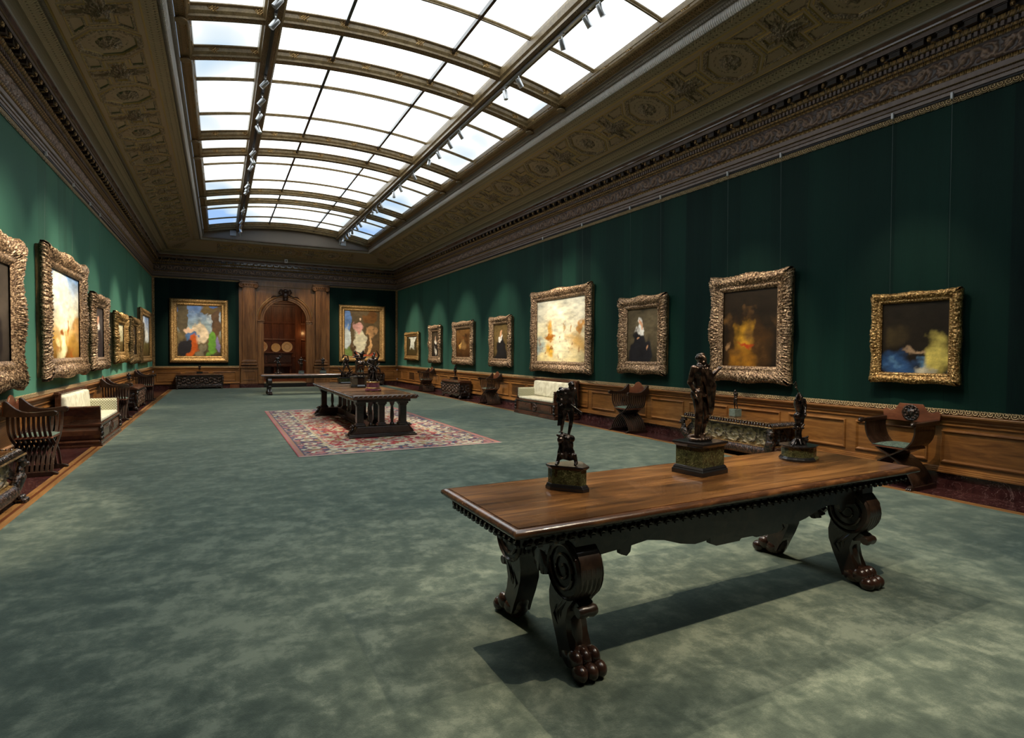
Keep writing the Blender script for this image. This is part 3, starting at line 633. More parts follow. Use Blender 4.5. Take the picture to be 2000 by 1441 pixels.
def beam(xc, wd, dp, material, name, track=False):
    mb = MB(); mb.box(xc - wd / 2, xc + wd / 2, YS0 - 0.05, YS1 + 0.02, zarch(xc) - dp, zarch(xc) + 0.05)
    if wd > 0.1:
        for s in (-1, 1):
            mb.prism([(xc + s * wd / 2, zarch(xc) - dp * 0.75), (xc + s * (wd / 2 + 0.035), zarch(xc) - dp * 0.6), (xc + s * (wd / 2 + 0.05), zarch(xc) - 0.03), (xc + s * (wd / 2 + 0.05), zarch(xc) + 0.03), (xc + s * wd / 2, zarch(xc) + 0.03)], YS0 - 0.05, YS1 + 0.01, 'y')
    return mb.build(name, material, sky)
for s in (-1, 1):
    beam(CX + s * 0.917, 0.05, 0.07, M['dark_wood'], 'glazing_bar')
    o = beam(CX + s * 1.995, 0.22, 0.20, M['gold_beam'], 'main_beam')
    fb = MB(); fb.fixn = False
    for a, b in ((-0.10, -0.035), (0.035, 0.10)):
        z = zarch(CX + s * 1.995) - 0.203; fb.grid([[(CX + s * 1.995 + a, y, z), (CX + s * 1.995 + b, y, z)] for y in (YS0, YS1)], 0, uv=[[(y, 0), (y, 0.12)] for y in (YS0, YS1)])
    fb.build('fretwork', M['b_beam'], o)
    # edge beam: fretwork soffit then a rolled moulding to the glass
    prof = PW([(3.17, 6.27), (3.165, 6.25), (3.045, 6.285), (3.04, 6.275)]); roll = PW([(3.04, 6.275), (3.02, 6.28), (3.0, 6.31), (2.995, 6.34), (2.985, 6.35), (2.98, 6.40), (2.975, 6.46)])
    for nm, pr_, mt in (('edge_fretwork', prof, M['b_beam']), ('edge_roll', roll, M['gold_beam'])):
        mb = MB(); mb.fixn = False
        for (a, b) in zip(pr_[:-1], pr_[1:]):
            pts = []; uv = []
            for k, (i, z) in enumerate((a, b)):
                for y in (YS0 - 0.1, YS1 + 0.1): pts.append(((XL + i) if s < 0 else (XR - i), y, z)); uv.append((y, k * math.dist(a, b)))
            mb.add(pts, [(0, 1, 3, 2)], 0, uv)
        o = mb.build(nm, mt, sky)
    kb = MB(); kb.fixn = False; xk = CX + s * 3.0 * SS
    for yk in np.arange(YS0 + 0.3, YS1, 0.62):
        for q in (-1, 0, 1):
            for w_ in (-1, 1): kb.tube([(xk + s * 0.05, yk + q * 0.035 - w_ * 0.04, 6.47), (xk - s * 0.012, yk + q * 0.035 + w_ * 0.04, 6.535)], 0.008, 5)
    kb.build('knot_ornament', M['gilt_bright'], o)
    # bosses where ribs meet the edge beam
    kb = MB(); kb.fixn = False
    for yc in pairs:
        for d in (-0.635, 0.635):
            if YS0 < yc + d < YS1: kb.lathe([(0.09, -0.02), (0.085, 0.0), (0.05, 0.012), (0.04, 0.0), (0.015, 0.01)], (CX + s * 3.10 * SS, yc + d, 6.425), 16)
    o2 = kb.build('boss', M['gold_beam'], o); 
# lunettes
for (y, s) in ((YS1 + 0.07, 1), (YS0 - 0.07, -1)):
    mb = MB(); mb.fixn = False; X = np.linspace(CX - 3.4, CX + 3.4, 30)
    mb.grid([[(x, y, 6.30), (x, y, zarch(x) + 0.02)] for x in X]); mb.build('lunette_wall', M['plaster_grey'], sky)
    mb = MB(); mb.box(CX - 3.4, CX + 3.4, min(y, y + s * 0.2), max(y, y + s * 0.2), 6.28, 6.31); mb.build('lunette_ledge', M['plaster_grey'], sky)
for (xa, xb) in ((0.41, 0.64), (4.84, 5.08)):
    mb = MB(); mb.box(xa, xb, YS1 + 0.02, YS1 + 0.065, 6.42, 6.64); g = tag(mb.build('wall_speaker', M['white_plastic'], bevel=0.004), 'grey louvred box on the lunette under the skylight end, %s' % ('below the left track' if xa < 1 else 'below the right track'), 'speaker box')
    mb = MB()
    for k in range(6): mb.box(xa + 0.015, xb - 0.015, YS1 + 0.012, YS1 + 0.02, 6.44 + k * 0.032, 6.455 + k * 0.032)
    mb.build('louvre', M['steel'], g)

# ================================================================== PORTAL AND ROOM BEYOND
door = struct(empty('door_1')); PWD = M['portal_wood']
YP = YE - 0.05       # face of the portal panelling
def arch_pts(r, n=24, x=AX, z=AZ): return [(x + r * math.cos(t), z + r * math.sin(t)) for t in np.linspace(0, PI, n)]
mb = MB(); ap = arch_pts(AR + 0.02, 25)   # spandrel panel with the arched hole, jambs
xl, xr, zt = 0.78, 4.72, ZT + 0.12
out = []
for (x, z) in ap:      # matching outer points
    t = math.atan2(z - AZ, x - AX); k = max(abs(math.cos(t)) / (xr - AX if math.cos(t) > 0 else AX - xl), abs(math.sin(t)) / (zt - AZ)); out.append((AX + math.cos(t) / k, AZ + math.sin(t) / k))
for y0, y1 in ((YP, YP + 0.35),):
    v = [(x, y0, z) for x, z in ap] + [(x, y0, z) for x, z in out]; n = len(ap)
    mb.add(v, [(i, i + 1, n + i + 1, n + i) for i in range(n - 1)])
    mb.add([(x, y0, z) for x, z in ap] + [(x, y1, z) for x, z in ap], [(i, i + 1, n + i + 1, n + i) for i in range(n - 1)])
    mb.box(xl, AX - AR - 0.02, y0, y1, 0.17, AZ); mb.box(AX + AR + 0.02, xr, y0, y1, 0.17, AZ)
mb.build('arch_panel', PWD, door)
mb = MB(); mb.box(xl, AX - AR - 0.02, YP - 0.01, YP + 0.35, 0.0, 0.175); mb.box(AX + AR + 0.02, xr, YP - 0.01, YP + 0.35, 0, 0.175); mb.build('marble_foot', M['red_marble'], door)
# archivolt: stepped mouldings round the arch
prof = [(0.0, 0.02), (0.0, -0.03), (0.07, -0.03), (0.075, -0.05), (0.15, -0.05), (0.16, -0.075), (0.20, -0.085), (0.235, -0.06), (0.24, 0.0)]
mb = MB(); mb.grid([[(AX + (AR + 0.02 + d) * math.cos(t), YP + h, AZ + (AR + 0.02 + d) * math.sin(t)) for d, h in prof] for t in np.linspace(0, PI, 40)]); mb.build('archivolt', PWD, door)
mb = MB()   # gilt edging of the spandrels
for s in (-1, 1):
    pts = [(AX + s * 0.06 + s * 0.0, YP - 0.01, AZ + 1.22)] + [(AX + s * 1.21 * math.sin(t), YP - 0.01, AZ + 1.21 * math.cos(t)) for t in np.linspace(0.1, 1.40, 14)] + [(AX + s * 1.22, YP - 0.01, 4.62), (AX + s * 0.05, YP - 0.01, 4.62)]
    mb.tube(pts, 0.012, 6)
mb.build('spandrel_bead', M['gilt_line'], door)
mb = MB()   # jamb pilasters with imposts
for s in (-1, 1):
    xa = AX + s * (AR + 0.02); xb = AX + s * (AR + 0.27); a, b = sorted((xa, xb))
    mb.box(a, b, YP - 0.035, YP, 0.175, AZ - 0.05); mb.box(a + 0.05, b - 0.05, YP - 0.045, YP - 0.03, 0.35, AZ - 0.15)
    mb.box(a - 0.02, b + 0.02, YP - 0.06, YP + 0.02, AZ - 0.13, AZ - 0.09); mb.box(a - 0.03, b + 0.03, YP - 0.085, YP + 0.02, AZ - 0.06, AZ - 0.005); mb.box(a - 0.01, b + 0.01, YP - 0.05, YP + 0.02, AZ - 0.09, AZ - 0.06)
mb.build('jamb', PWD, door, bevel=0.006)
mb = MB()   # keystone console with shield
mb.prism([(AX - 0.10, AZ + 0.92), (AX + 0.10, AZ + 0.92), (AX + 0.15, AZ + 1.36), (AX - 0.15, AZ + 1.36)], YP - 0.16, YP, 'y')
mb.ball((AX, YP - 0.16, AZ + 1.16), (0.12, 0.07, 0.14), 12); mb.ball((AX, YP - 0.15, AZ + 1.36), (0.10, 0.08, 0.09), 10)
for s in (-1, 1):
    mb.tube([(AX + s * 0.08, YP - 0.12, AZ + 1.36), (AX + s * 0.2, YP - 0.12, AZ + 1.42), (AX + s * 0.27, YP - 0.1, AZ + 1.30), (AX + s * 0.2, YP - 0.1, AZ + 1.22)], 0.035, 7)
    mb.tube([(AX + s * 0.14, YP - 0.09, AZ + 1.2), (AX + s * 0.35, YP - 0.09, AZ + 1.10), (AX + s * 0.52, YP - 0.08, AZ + 1.12), (AX + s * 0.62, YP - 0.07, AZ + 1.02)], [0.03, 0.03, 0.025, 0.008], 7)
mb.ball((AX, YP - 0.14, AZ + 0.98), (0.07, 0.05, 0.10), 8); mb.build('keystone', M['carved_walnut'], door, smooth=True)
for (xa, xb) in ((0.92, 1.44), (4.06, 4.56)):
    mb = MB(); c = (xa + xb) / 2; w = (xb - xa) / 2
    mb.box(xa, xb, YP - 0.12, YP, 1.10, ZT - 0.1)
    nf = 7; fw_ = (xb - xa - 0.04) / nf     # raised fillets between the flutes
    for k in range(nf + 1): mb.box(xa + 0.01 + k * fw_, xa + 0.01 + k * fw_ + 0.022, YP - 0.14, YP - 0.11, 1.28, 4.52)
    mb.build('pilaster', PWD, door, bevel=0.004)
    mb = MB()
    for (d, z0, z1) in ((0.02, 1.22, 1.26), (0.05, 1.14, 1.22), (0.03, 1.10, 1.14), (0.07, 1.02, 1.10)): mb.box(xa - d, xb + d, YP - 0.14 - d, YP, z0, z1)
    mb.build('pilaster_base', PWD, door, bevel=0.012)
    mb = MB(); mb.box(xa - 0.08, xb + 0.08, YP - 0.21, YP, 0.175, 0.95); mb.box(xa - 0.11, xb + 0.11, YP - 0.25, YP, 0.90, 0.965); mb.box(xa - 0.10, xb + 0.10, YP - 0.23, YP, 0.175, 0.25)
    for (d, y) in ((0.0, 0.225), (0.05, 0.215)): pass
    for (a, b, z0, z1) in ((xa + 0.0, xb - 0.0, 0.36, 0.39), (xa, xb, 0.74, 0.77)): mb.box(a, b, YP - 0.225, YP - 0.2, z0, z1)
    for (a) in (xa, xb - 0.03): mb.box(a, a + 0.03, YP - 0.225, YP - 0.2, 0.39, 0.74)
    mb.build('pedestal', PWD, door, bevel=0.006)
    mb = MB(); mb.box(xa - 0.09, xb + 0.09, YP - 0.23, YP, 0.0, 0.178); mb.build('marble_foot', M['red_marble'], door)
    mb = MB(); mb.box(xa - 0.12, xb + 0.12, YP - 0.22, YP, ZT + 0.01, ZT + 0.08); mb.box(xa - 0.03, xb + 0.03, YP - 0.16, YP, 4.56, 4.62)
    for s in (-1, 1):
        vx = c + s * (w + 0.03); R = 0.125
        mb.lathe([(R, -0.10), (R, 0.0), (R * 0.86, 0.012), (R * 0.8, 0.0), (R * 0.55, 0.004), (R * 0.5, 0.016), (R * 0.3, 0.004), (R * 0.2, 0.02), (0.004, 0.022)], (0, 0, 0), 18, axis='y')
        for i in range(mb.n - 18 * 9, mb.n): x, y, z = mb.v[i]; mb.v[i] = (x + vx, YP - 0.17 - y, z + 4.64)
    mb.box(c - w - 0.02, c + w + 0.02, YP - 0.19, YP, 4.68, ZT + 0.02); mb.box(c - w, c + w, YP - 0.17, YP, 4.60, 4.70)
    for k in range(5): mb.ball((c - w + 0.06 + k * (2 * w - 0.12) / 4, YP - 0.185, 4.66), (0.035, 0.03, 0.045), 8)
    mb.build('capital', PWD, door, bevel=0.005)
# study beyond the arch, one step up
R2X0, R2X1, R2Y = 0.4, 5.4, 34.2
mb = MB(); mb.box(R2X0, R2X1, YE - 0.05, R2Y, -0.1, 0.17); mb.build('study_floor', M['floor_cherry'], door)
mb = MB(); mb.box(AX - AR - 0.02, AX + AR + 0.02, YE - 0.09, YE + 0.3, 0.0, 0.16); mb.build('step_riser', M['black_stone'], door)
mb = MB(); mb.box(AX - AR - 0.02, AX + AR + 0.02, YE - 0.06, YE + 1.2, 0.172, 0.19); mb.build('threshold_runner', M['olive_dark'], door)
sw = struct(empty('wall_study'))
mb = MB(); mb.box(R2X0 - 0.1, R2X1 + 0.1, R2Y, R2Y + 0.1, 0, 5.2); mb.box(R2X0 - 0.1, R2X0, YE + 0.3, R2Y, 0, 5.2); mb.box(R2X1, R2X1 + 0.1, YE + 0.3, R2Y, 0, 5.2)
mb.box(R2X0 - 0.1, R2X1 + 0.1, YE + 0.3, R2Y, 5.1, 5.3); mb.box(R2X0 - .1, AX - 1.1, YE + 0.3, YE + 0.35, 0.17, 5.2); mb.box(AX + 1.1, R2X1 + .1, YE + 0.3, YE + 0.35, 0.17, 5.2); mb.box(AX - 1.2, AX + 1.2, YE + .3, YE + .35, 4.05, 5.2)
mb.build('study_panelling', M['panel_wood_dark'], sw)
mb = MB()
for k in range(8):
    x = R2X0 + 0.35 + k * 0.62
    mb.box(x - 0.045, x + 0.045, R2Y - 0.03, R2Y, 0.2, 4.2)
for z in (0.4, 1.35, 2.3, 3.25, 4.2): mb.box(R2X0, R2X1, R2Y - 0.035, R2Y, z - 0.05, z + 0.05)
mb.box(R2X0, R2X1, R2Y - 0.18, R2Y, 4.4, 4.55); mb.box(R2X0, R2X1, R2Y - 0.1, R2Y, 4.3, 4.4); mb.box(3.78, 4.1, R2Y - 0.12, R2Y, 0.2, 4.4)
mb.build('panel_grid', M['panel_wood_dark'], sw, bevel=0.01)
# sideboard with three lustre dishes
sb_ = empty('sideboard', (2.35, 33.5, 0.17)); tag(sb_, 'carved dark wood sideboard on arched legs seen through the doorway', 'sideboard')
mb = MB(); mb.box(-1.5, 1.25, -0.35, 0.55, 1.38, 1.45); mb.box(-1.45, 1.2, -0.30, 0.5, 1.33, 1.38); mb.build('top', M['walnut'], sb_, bevel=0.01)
mb = MB(); mb.box(-1.4, 1.15, -0.26, 0.5, 0.82, 1.33); mb.build('body', M['walnut'], sb_)
for k in range(4):
    mb = MB(); x = -1.36 + k * 0.64; mb.box(x, x + 0.56, -0.29, -0.255, 0.88, 1.28); d = mb.build('door', M['carved_walnut'], sb_, bevel=0.01)
mb = MB(); mb.box(-1.42, 1.18, -0.36, 0.45, 0.66, 0.80); mb.build('drawer', M['walnut'], sb_, bevel=0.02)
for x in (-1.35, -0.5, 0.3, 1.1):
    mb = MB(); mb.lathe([(0.03, 0.08), (0.07, 0.12), (0.05, 0.2), (0.085, 0.38), (0.04, 0.5), (0.06, 0.62), (0.07, 0.67)], (x, -0.25, 0), 12); mb.build('leg', M['walnut'], sb_, smooth=True)
mb = MB(); mb.box(-1.45, 1.2, -0.34, 0.45, 0.0, 0.09); mb.build('plinth', M['walnut'], sb_, bevel=0.01)
def dish(x, r, cols, label, seed):
    mb = MB(); rs = np.linspace(0.003, r, 22); th = np.linspace(0, 2 * PI, 60, endpoint=False); rng = np.random.RandomState(seed)
    h = np.where(rs < r * 0.55, 0.0, (rs - r * 0.55) * 0.18); P = []; Cc = []
    ph = rng.rand(6) * 6
    for i, q in enumerate(rs):
        t = q / r; P.append([(q * math.cos(a), -h[i] - 0.01, q * math.sin(a)) for a in th]); row = []
        for a in th:
            s = math.sin(8 * a + ph[0] + 9 * t) * math.cos(5 * a + ph[1] - 14 * t) + 0.4 * math.sin(23 * a + 30 * t)
            c = cols[0] if t > 0.94 else cols[1] if 0.5 < t < 0.6 else cols[2] if s > 0.25 else cols[3] if s < -0.45 else cols[0]; row.append(c)
        Cc.append(row)
    mb.grid(P, 0, closev=True, col=np.array(Cc)); mb.lathe([(r, 0.0), (r * 0.55, 0.03), (0.01, 0.035)], (0, 0, 0), 40, axis='y')
    o = mb.build('dish', M['oil_paint'], None, smooth=True, col=True); o.location = (x, 33.45, 1.623 + r); o.rotation_euler = (math.radians(-4), 0, 0)
    return tag(o, label, 'dish', 'dishes on the sideboard')
cr, rd, ye, gr = (0.62, 0.50, 0.32), (0.45, 0.16, 0.05), (0.62, 0.40, 0.10), (0.25, 0.30, 0.25)
dish(2.02, 0.285, [cr, rd, (0.5, 0.25, 0.1), gr], 'round cream and rust dish, half hidden by the left jamb of the doorway', 1)
dish(2.72, 0.235, [(0.62, 0.47, 0.22), ye, (0.42, 0.27, 0.12), cr], 'smallest yellow dish, in the middle of the row on the sideboard', 2)
dish(3.29, 0.28, [cr, (0.35, 0.25, 0.12), (0.40, 0.36, 0.26), ye], 'large dish with busy grey and gold decoration, right end of the sideboard', 3)
l = bpy.data.lights.new('study_fill_light', 'AREA'); l.energy = 60; l.color = (1.0, 0.62, 0.33); l.size = 1.6; o = bpy.data.objects.new('study_fill_light', l); COL.objects.link(o); o.location = (2.9, 31.2, 4.9); o.parent = sw  # added fill light without a fixture, warms the dark study
l = bpy.data.lights.new('glow_fill_light', 'POINT'); l.energy = 5; l.color = (1.0, 0.55, 0.2); l.shadow_soft_size = 0.08; o = bpy.data.objects.new('glow_fill_light', l); COL.objects.link(o); o.location = (4.25, 33.75, 2.7); o.parent = sw  # added point light, no sconce built; imitates a reflected warm glow

# ================================================================== PAINTINGS
def vnoise(shape, cells, seed):
    rng = np.random.RandomState(seed); ny, nx = shape; gy, gx = cells
    g = rng.rand(gy + 2, gx + 2); y = np.linspace(0, gy, ny)[:, None] * np.ones((1, nx)); x = np.linspace(0, gx, nx)[None, :] * np.ones((ny, 1))
    iy, ix = y.astype(int), x.astype(int); fy, fx = y - iy, x - ix; fy = fy * fy * (3 - 2 * fy); fx = fx * fx * (3 - 2 * fx)
    return (g[iy, ix] * (1 - fy) * (1 - fx) + g[iy + 1, ix] * fy * (1 - fx) + g[iy, ix + 1] * (1 - fy) * fx + g[iy + 1, ix + 1] * fy * fx)
def fbm(shape, c, seed, o=4): return sum(vnoise(shape, (max(1, int(c[0] * 2 ** k)), max(1, int(c[1] * 2 ** k))), seed + k) * 0.5 ** k for k in range(o)) / sum(0.5 ** k for k in range(o))
def lin(c): return tuple((x / 255.0) ** 2.2 for x in c)
def canvas_colors(nu, nv, spec, seed):
    # spec: list of layers, (kind, ...); coordinates u right, v up, 0..1
    sh = (nv, nu); v = np.linspace(0, 1, nv)[:, None] * np.ones((1, nu)); u = np.linspace(0, 1, nu)[None, :] * np.ones((nv, 1))
    du = (fbm(sh, (5, 5), seed, 5) - 0.5) * 0.30; dv = (fbm(sh, (5, 5), seed + 50, 5) - 0.5) * 0.30; U, V = u + du, v + dv
    Cc = np.zeros((nv, nu, 3))
    for L in spec:
        if L[0] == 'grad':
            st = L[1]; t = V if L[2] == 'v' else U
            for k in range(3): Cc[..., k] = np.interp(t, [s[0] for s in st], [lin(s[1])[k] for s in st])
        elif L[0] == 'blob':
            _, cx, cy, rx, ry, col, soft = L[:7]; d = ((U - cx) / rx) ** 2 + ((V - cy) / ry) ** 2; a = np.clip((1 - d) / soft, 0, 1)[..., None]
            Cc = Cc * (1 - a) + np.array(lin(col)) * a
        elif L[0] == 'noise':
            _, c, thr, col, soft = L[:5]; lo, hi = (L[5] if len(L) > 5 else (0, 1)); n = fbm(sh, c, seed + 99 + int(thr * 100)); a = np.clip((n - thr) / soft, 0, 1) * (V > lo) * (V < hi); a = a[..., None]
            Cc = Cc * (1 - a) + np.array(lin(col)) * a
    n = fbm(sh, (24, 10), seed + 7, 3)[..., None]; n2 = fbm(sh, (4, 4), seed + 17, 4)[..., None]
    return np.clip(Cc * (0.15 + 0.85 * n + 0.85 * n2), 0, 1)
def carve(u, v, lam, seed):
    # busy acanthus relief 0..1; u metres along, v metres across
    k = np.floor(u / lam); x = u - (k + 0.5) * lam; sg = np.where(k % 2 == 0, 1, -1); y = (v - 0.35 * lam * sg * 0.3) % (lam * 1.1) - lam * 0.55
    r = np.sqrt(x * x + y * y); th = np.arctan2(y * sg, x)
    a = 0.5 + 0.5 * np.sin(2 * PI * r / (lam * 0.42) + 2 * th + seed); b = 0.5 + 0.5 * np.sin(u * 2 * PI / (lam * 0.37) + 2.2 * np.sin(v * 2 * PI / (lam * 0.8) + seed)) * np.sin(v * 2 * PI / (lam * 0.41) + 1.7 * np.sin(u * 2 * PI / (lam * 0.9)))
    return np.clip(0.75 * a + 0.55 * b - 0.2, 0, 1) * (0.8 + 0.2 * np.sin(u * 7.0 + seed))
def painting(label, side, a, zc, w, h, fw_, spec, frame, deep=0.13, rococo=1.0, seed=1, wires=False, tilt=0.0, name='framed_painting', group=None, lam=0.11, cat='painting'):
    # local frame: x along the wall (to the viewer's right), y out of the wall is -y, z up; origin at the frame centre on the wall
    root = empty(name)
    if side == 'left': root.location = (XL, a, zc); root.rotation_euler = (0, 0, PI / 2)
    elif side == 'right': root.location = (XR, a, zc); root.rotation_euler = (0, 0, -PI / 2)
    else: root.location = (a, YE, zc)
    tag(root, label, cat, group)
    # canvas
    iw, ih = w - 2 * fw_, h - 2 * fw_; res = 0.014; nu, nv = max(24, int(iw / res)), max(24, int(ih / res))
    X = np.linspace(-iw / 2 - 0.01, iw / 2 + 0.01, nu); Z = np.linspace(-ih / 2 - 0.01, ih / 2 + 0.01, nv)
    P = np.zeros((nv, nu, 3)); P[..., 0] = X[None, :]; P[..., 1] = -(deep - 0.055); P[..., 2] = Z[:, None]
    mb = MB(); mb.fixn = False; mb.grid(P, 0, col=canvas_colors(nu, nv, spec, seed)); mb.build('canvas', M['oil_paint'], root, col=True)
    # frame: four mitred carved sides in one mesh
    mb = MB(); mb.fixn = False; nvp = 15; t = np.linspace(0, 1, nvp)
    hp = np.interp(t, [0, 0.08, 0.30, 0.45, 0.62, 0.72, 0.80, 0.90, 0.93, 1.0], [0.35, 0.72, 1.0, 0.9, 0.55, 0.5, 0.62, 0.5, 0.40, 0.22])
    amp = np.interp(t, [0, 0.1, 0.3, 0.6, 0.70, 0.76, 0.82, 0.9, 0.95, 1], [0.7, 1, 1, 0.9, 0.3, 0.15, 0.4, 0.15, 0, 0]) * (0.040 if rococo else 0.012) * min(1.3, fw_ / 0.2)
    H = 0.055 + 0.03 * min(1.5, fw_ / 0.2)
    for sd in range(4):
        Ls, Lo = (w, h) if sd % 2 == 0 else (h, w)
        ns = int(Ls / 0.011); s = np.linspace(-1, 1, ns)
        S_, T_ = np.meshgrid(s, t, indexing='ij'); half = Ls / 2 - fw_ * T_; A = S_ * half; B = Lo / 2 - fw_ * T_
        dc = np.abs(np.abs(A) - half)      # distance from the corner
        cart = np.exp(-(A / (0.13 * Ls)) ** 2) + np.exp(-(dc / (0.16 * min(Ls, 1.2))) ** 2)
        r = carve(A + sd * 3.1, T_ * fw_, lam, seed + sd); r2 = carve(A * 1.9 + sd, T_ * fw_ * 1.9, lam, seed + 5 + sd)
        hh = hp[None, :] * H + amp[None, :] * (r * 1.0 + 0.5 * r2 + rococo * 0.55 * cart) - amp[None, :] * 0.5
        fine = np.interp(T_, [0.70, 0.76, 0.82], [0, 1, 0]) * 0.006 * np.sign(np.sin(A * 2 * PI / 0.028)); hh = hh + fine
        outw = rococo * (0.009 * (r[:, :1] - 0.3) + 0.028 * cart[:, :1]) * (fw_ / 0.22) * np.clip(1 - T_ / 0.35, 0, 1)
        Bx = B + outw; Y = -(deep - 0.055 + hh)
        Pn = np.zeros((ns, nvp, 3))
        if sd == 0: Pn[..., 0], Pn[..., 2] = A, -Bx
        elif sd == 1: Pn[..., 0], Pn[..., 2] = Bx, A
        elif sd == 2: Pn[..., 0], Pn[..., 2] = -A, Bx
        else: Pn[..., 0], Pn[..., 2] = -Bx, -A
        Pn[..., 1] = Y
        q0 = Pn[:, :1].copy(); q0[..., 1] = -(deep - 0.06); k = 0.93
        q1 = q0.copy(); q1[..., 0] *= k if sd % 2 else 1; q1[..., 2] *= 1 if sd % 2 else k
        mb.grid(np.concatenate([q1, q0, Pn], 1))
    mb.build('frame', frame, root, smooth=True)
    # dark back box
    mb = MB(); dw, dh = w / 2 - 0.02, h / 2 - 0.02
    mb.box(-dw, dw, -(deep - 0.058), -0.003, -dh, dh); mb.box(-dw - 0.012, dw + 0.012, -(deep - 0.06), -(deep - 0.078), -dh - 0.012, dh + 0.012); mb.build('backing_box', M['gilt_side'], root, bevel=0.006)
    if wires:
        for x in (-w * 0.33, w * 0.33):
            mb = MB(); mb.fixn = False; mb.tube([(x, -0.02, h / 2 - 0.05), (x, -0.05, ZT + 0.06 - zc)], 0.0014, 5); hw_ = mb.build('hanging_wire', M['wire'], root)
            mb = MB(); mb.box(x - 0.012, x + 0.012, -0.075, -0.045, ZT + 0.05 - zc, ZT + 0.125 - zc); mb.build('hook', M['white_plastic'], hw_)
    return root
# colour studies: plain generic stand-ins with the size and the palette of each picture
def portrait(bg, body, skin, lace=(230, 225, 215), bx=0.5, extra=()):
    return [('grad', [(0, tuple(int(c * 0.6) for c in bg)), (0.6, bg), (1, tuple(int(c * 0.85) for c in bg))], 'v'), ('blob', bx, 0.05, 0.40, 0.62, body, 0.25), ('blob', bx, 0.60, 0.17, 0.10, lace, 0.4), ('blob', bx, 0.72, 0.095, 0.10, skin, 0.4)] + list(extra)
def landscape(sky, mid, low, extra=()):
    return [('grad', [(0, low), (0.32, mid), (0.42, sky[0]), (1, sky[1])], 'v'), ('noise', (4, 5), 0.5, sky[2], 0.2, (0.45, 1))] + list(extra)
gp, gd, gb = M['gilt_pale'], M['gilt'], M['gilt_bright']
painting('dark portrait in a wide pale gilt frame, nearest picture on the light green left wall', 'left', 8.98, 2.13, 2.2, 1.98, 0.36, portrait((72, 66, 60), (30, 28, 30), (190, 140, 105), bx=0.42), gp, seed=11)
painting('glowing blue and gold harbour view hanging above the cream sofa of the left wall', 'left', 12.75, 2.26, 2.95, 2.14, 0.32,
    [('grad', [(0, (120, 85, 35)), (0.2, (170, 130, 60)), (0.34, (205, 175, 120)), (0.45, (235, 225, 190)), (0.75, (205, 210, 205)), (1, (110, 150, 200))], 'v'), ('blob', 0.40, 0.75, 0.22, 0.5, (252, 246, 214), 0.8), ('blob', 0.42, 0.15, 0.12, 0.3, (240, 230, 180), 0.8), ('noise', (10, 7), 0.56, (130, 75, 25), 0.2, (0.0, 0.36)), ('blob', 0.62, 0.42, 0.02, 0.14, (170, 110, 50), 0.6), ('blob', 0.92, 0.36, 0.12, 0.14, (195, 150, 90), 0.6), ('blob', 0.02, 0.35, 0.06, 0.2, (130, 80, 30), 0.6)], gp, seed=12, wires=True)
painting('dark grey portrait in bronze gilt frame between harbour view and bright gilt landscape', 'left', 15.9, 2.06, 1.75, 1.66, 0.26, portrait((80, 76, 76), (52, 46, 50), (200, 150, 120)), gp, seed=13, wires=True)
painting('small landscape with pale sky in bright gilt frame, right of the dark grey portrait', 'left', 19.0, 2.0, 1.95, 1.33, 0.28, landscape([(180, 175, 140), (205, 200, 170), (150, 145, 115)], (85, 72, 42), (60, 48, 26), [('blob', 0.2, 0.55, 0.18, 0.3, (80, 65, 38), 0.4)]), gb, seed=14)
painting('small dark picture almost edge-on between two landscapes on the left wall', 'left', 21.85, 1.97, 1.8, 1.42, 0.26, portrait((60, 50, 40), (40, 32, 28), (170, 125, 95)), gd, seed=15)
painting('landscape with tall dark trees and blue sky, smooth gold frame beside the far left corner', 'left', 25.1, 2.19, 3.1, 1.96, 0.24, landscape([(190, 200, 205), (110, 140, 190), (220, 222, 220)], (92, 86, 48), (60, 50, 26), [('blob', 0.36, 0.48, 0.14, 0.34, (58, 50, 30), 0.3), ('blob', 0.15, 0.35, 0.2, 0.2, (70, 58, 32), 0.3)]), gd, seed=16, rococo=0.0)
painting('small landscape, cloudy sky gap between trees, first picture beside the far right corner', 'right', 25.7, 1.94, 2.05, 1.28, 0.2, landscape([(190, 195, 185), (205, 208, 200), (160, 168, 160)], (70, 62, 34), (50, 40, 20), [('blob', 0.12, 0.6, 0.22, 0.42, (52, 48, 28), 0.3), ('blob', 0.9, 0.6, 0.2, 0.42, (52, 48, 28), 0.3)]), gb, seed=21)
painting('slim portrait in black and white above the farthest folding chair of the right wall', 'right', 22.5, 2.0, 1.35, 1.53, 0.26, portrait((62, 54, 42), (26, 24, 26), (205, 160, 130), (215, 210, 200), 0.5, [('blob', 0.42, 0.32, 0.05, 0.14, (190, 185, 175), 0.5), ('blob', 0.56, 0.18, 0.10, 0.16, (205, 200, 188), 0.6)]), gp, seed=22)
painting('brown picture of dim reddish shapes above the carved chest of the right wall', 'right', 19.45, 2.01, 1.9, 1.56, 0.26, [('grad', [(0, (60, 38, 20)), (0.5, (88, 60, 32)), (1, (108, 78, 44))], 'v'), ('noise', (4, 4), 0.5, (60, 38, 20), 0.25), ('blob', 0.45, 0.45, 0.2, 0.22, (125, 95, 58), 0.8), ('blob', 0.47, 0.68, 0.06, 0.06, (170, 75, 35), 0.6), ('blob', 0.32, 0.40, 0.08, 0.1, (190, 150, 85), 0.8)], gp, seed=23)
painting('portrait of a bald person in black with white ruff, left of the big harbour picture', 'right', 16.31, 2.02, 1.52, 1.57, 0.24, portrait((118, 98, 62), (34, 34, 36), (215, 165, 125), (235, 232, 225)), gp, seed=24)
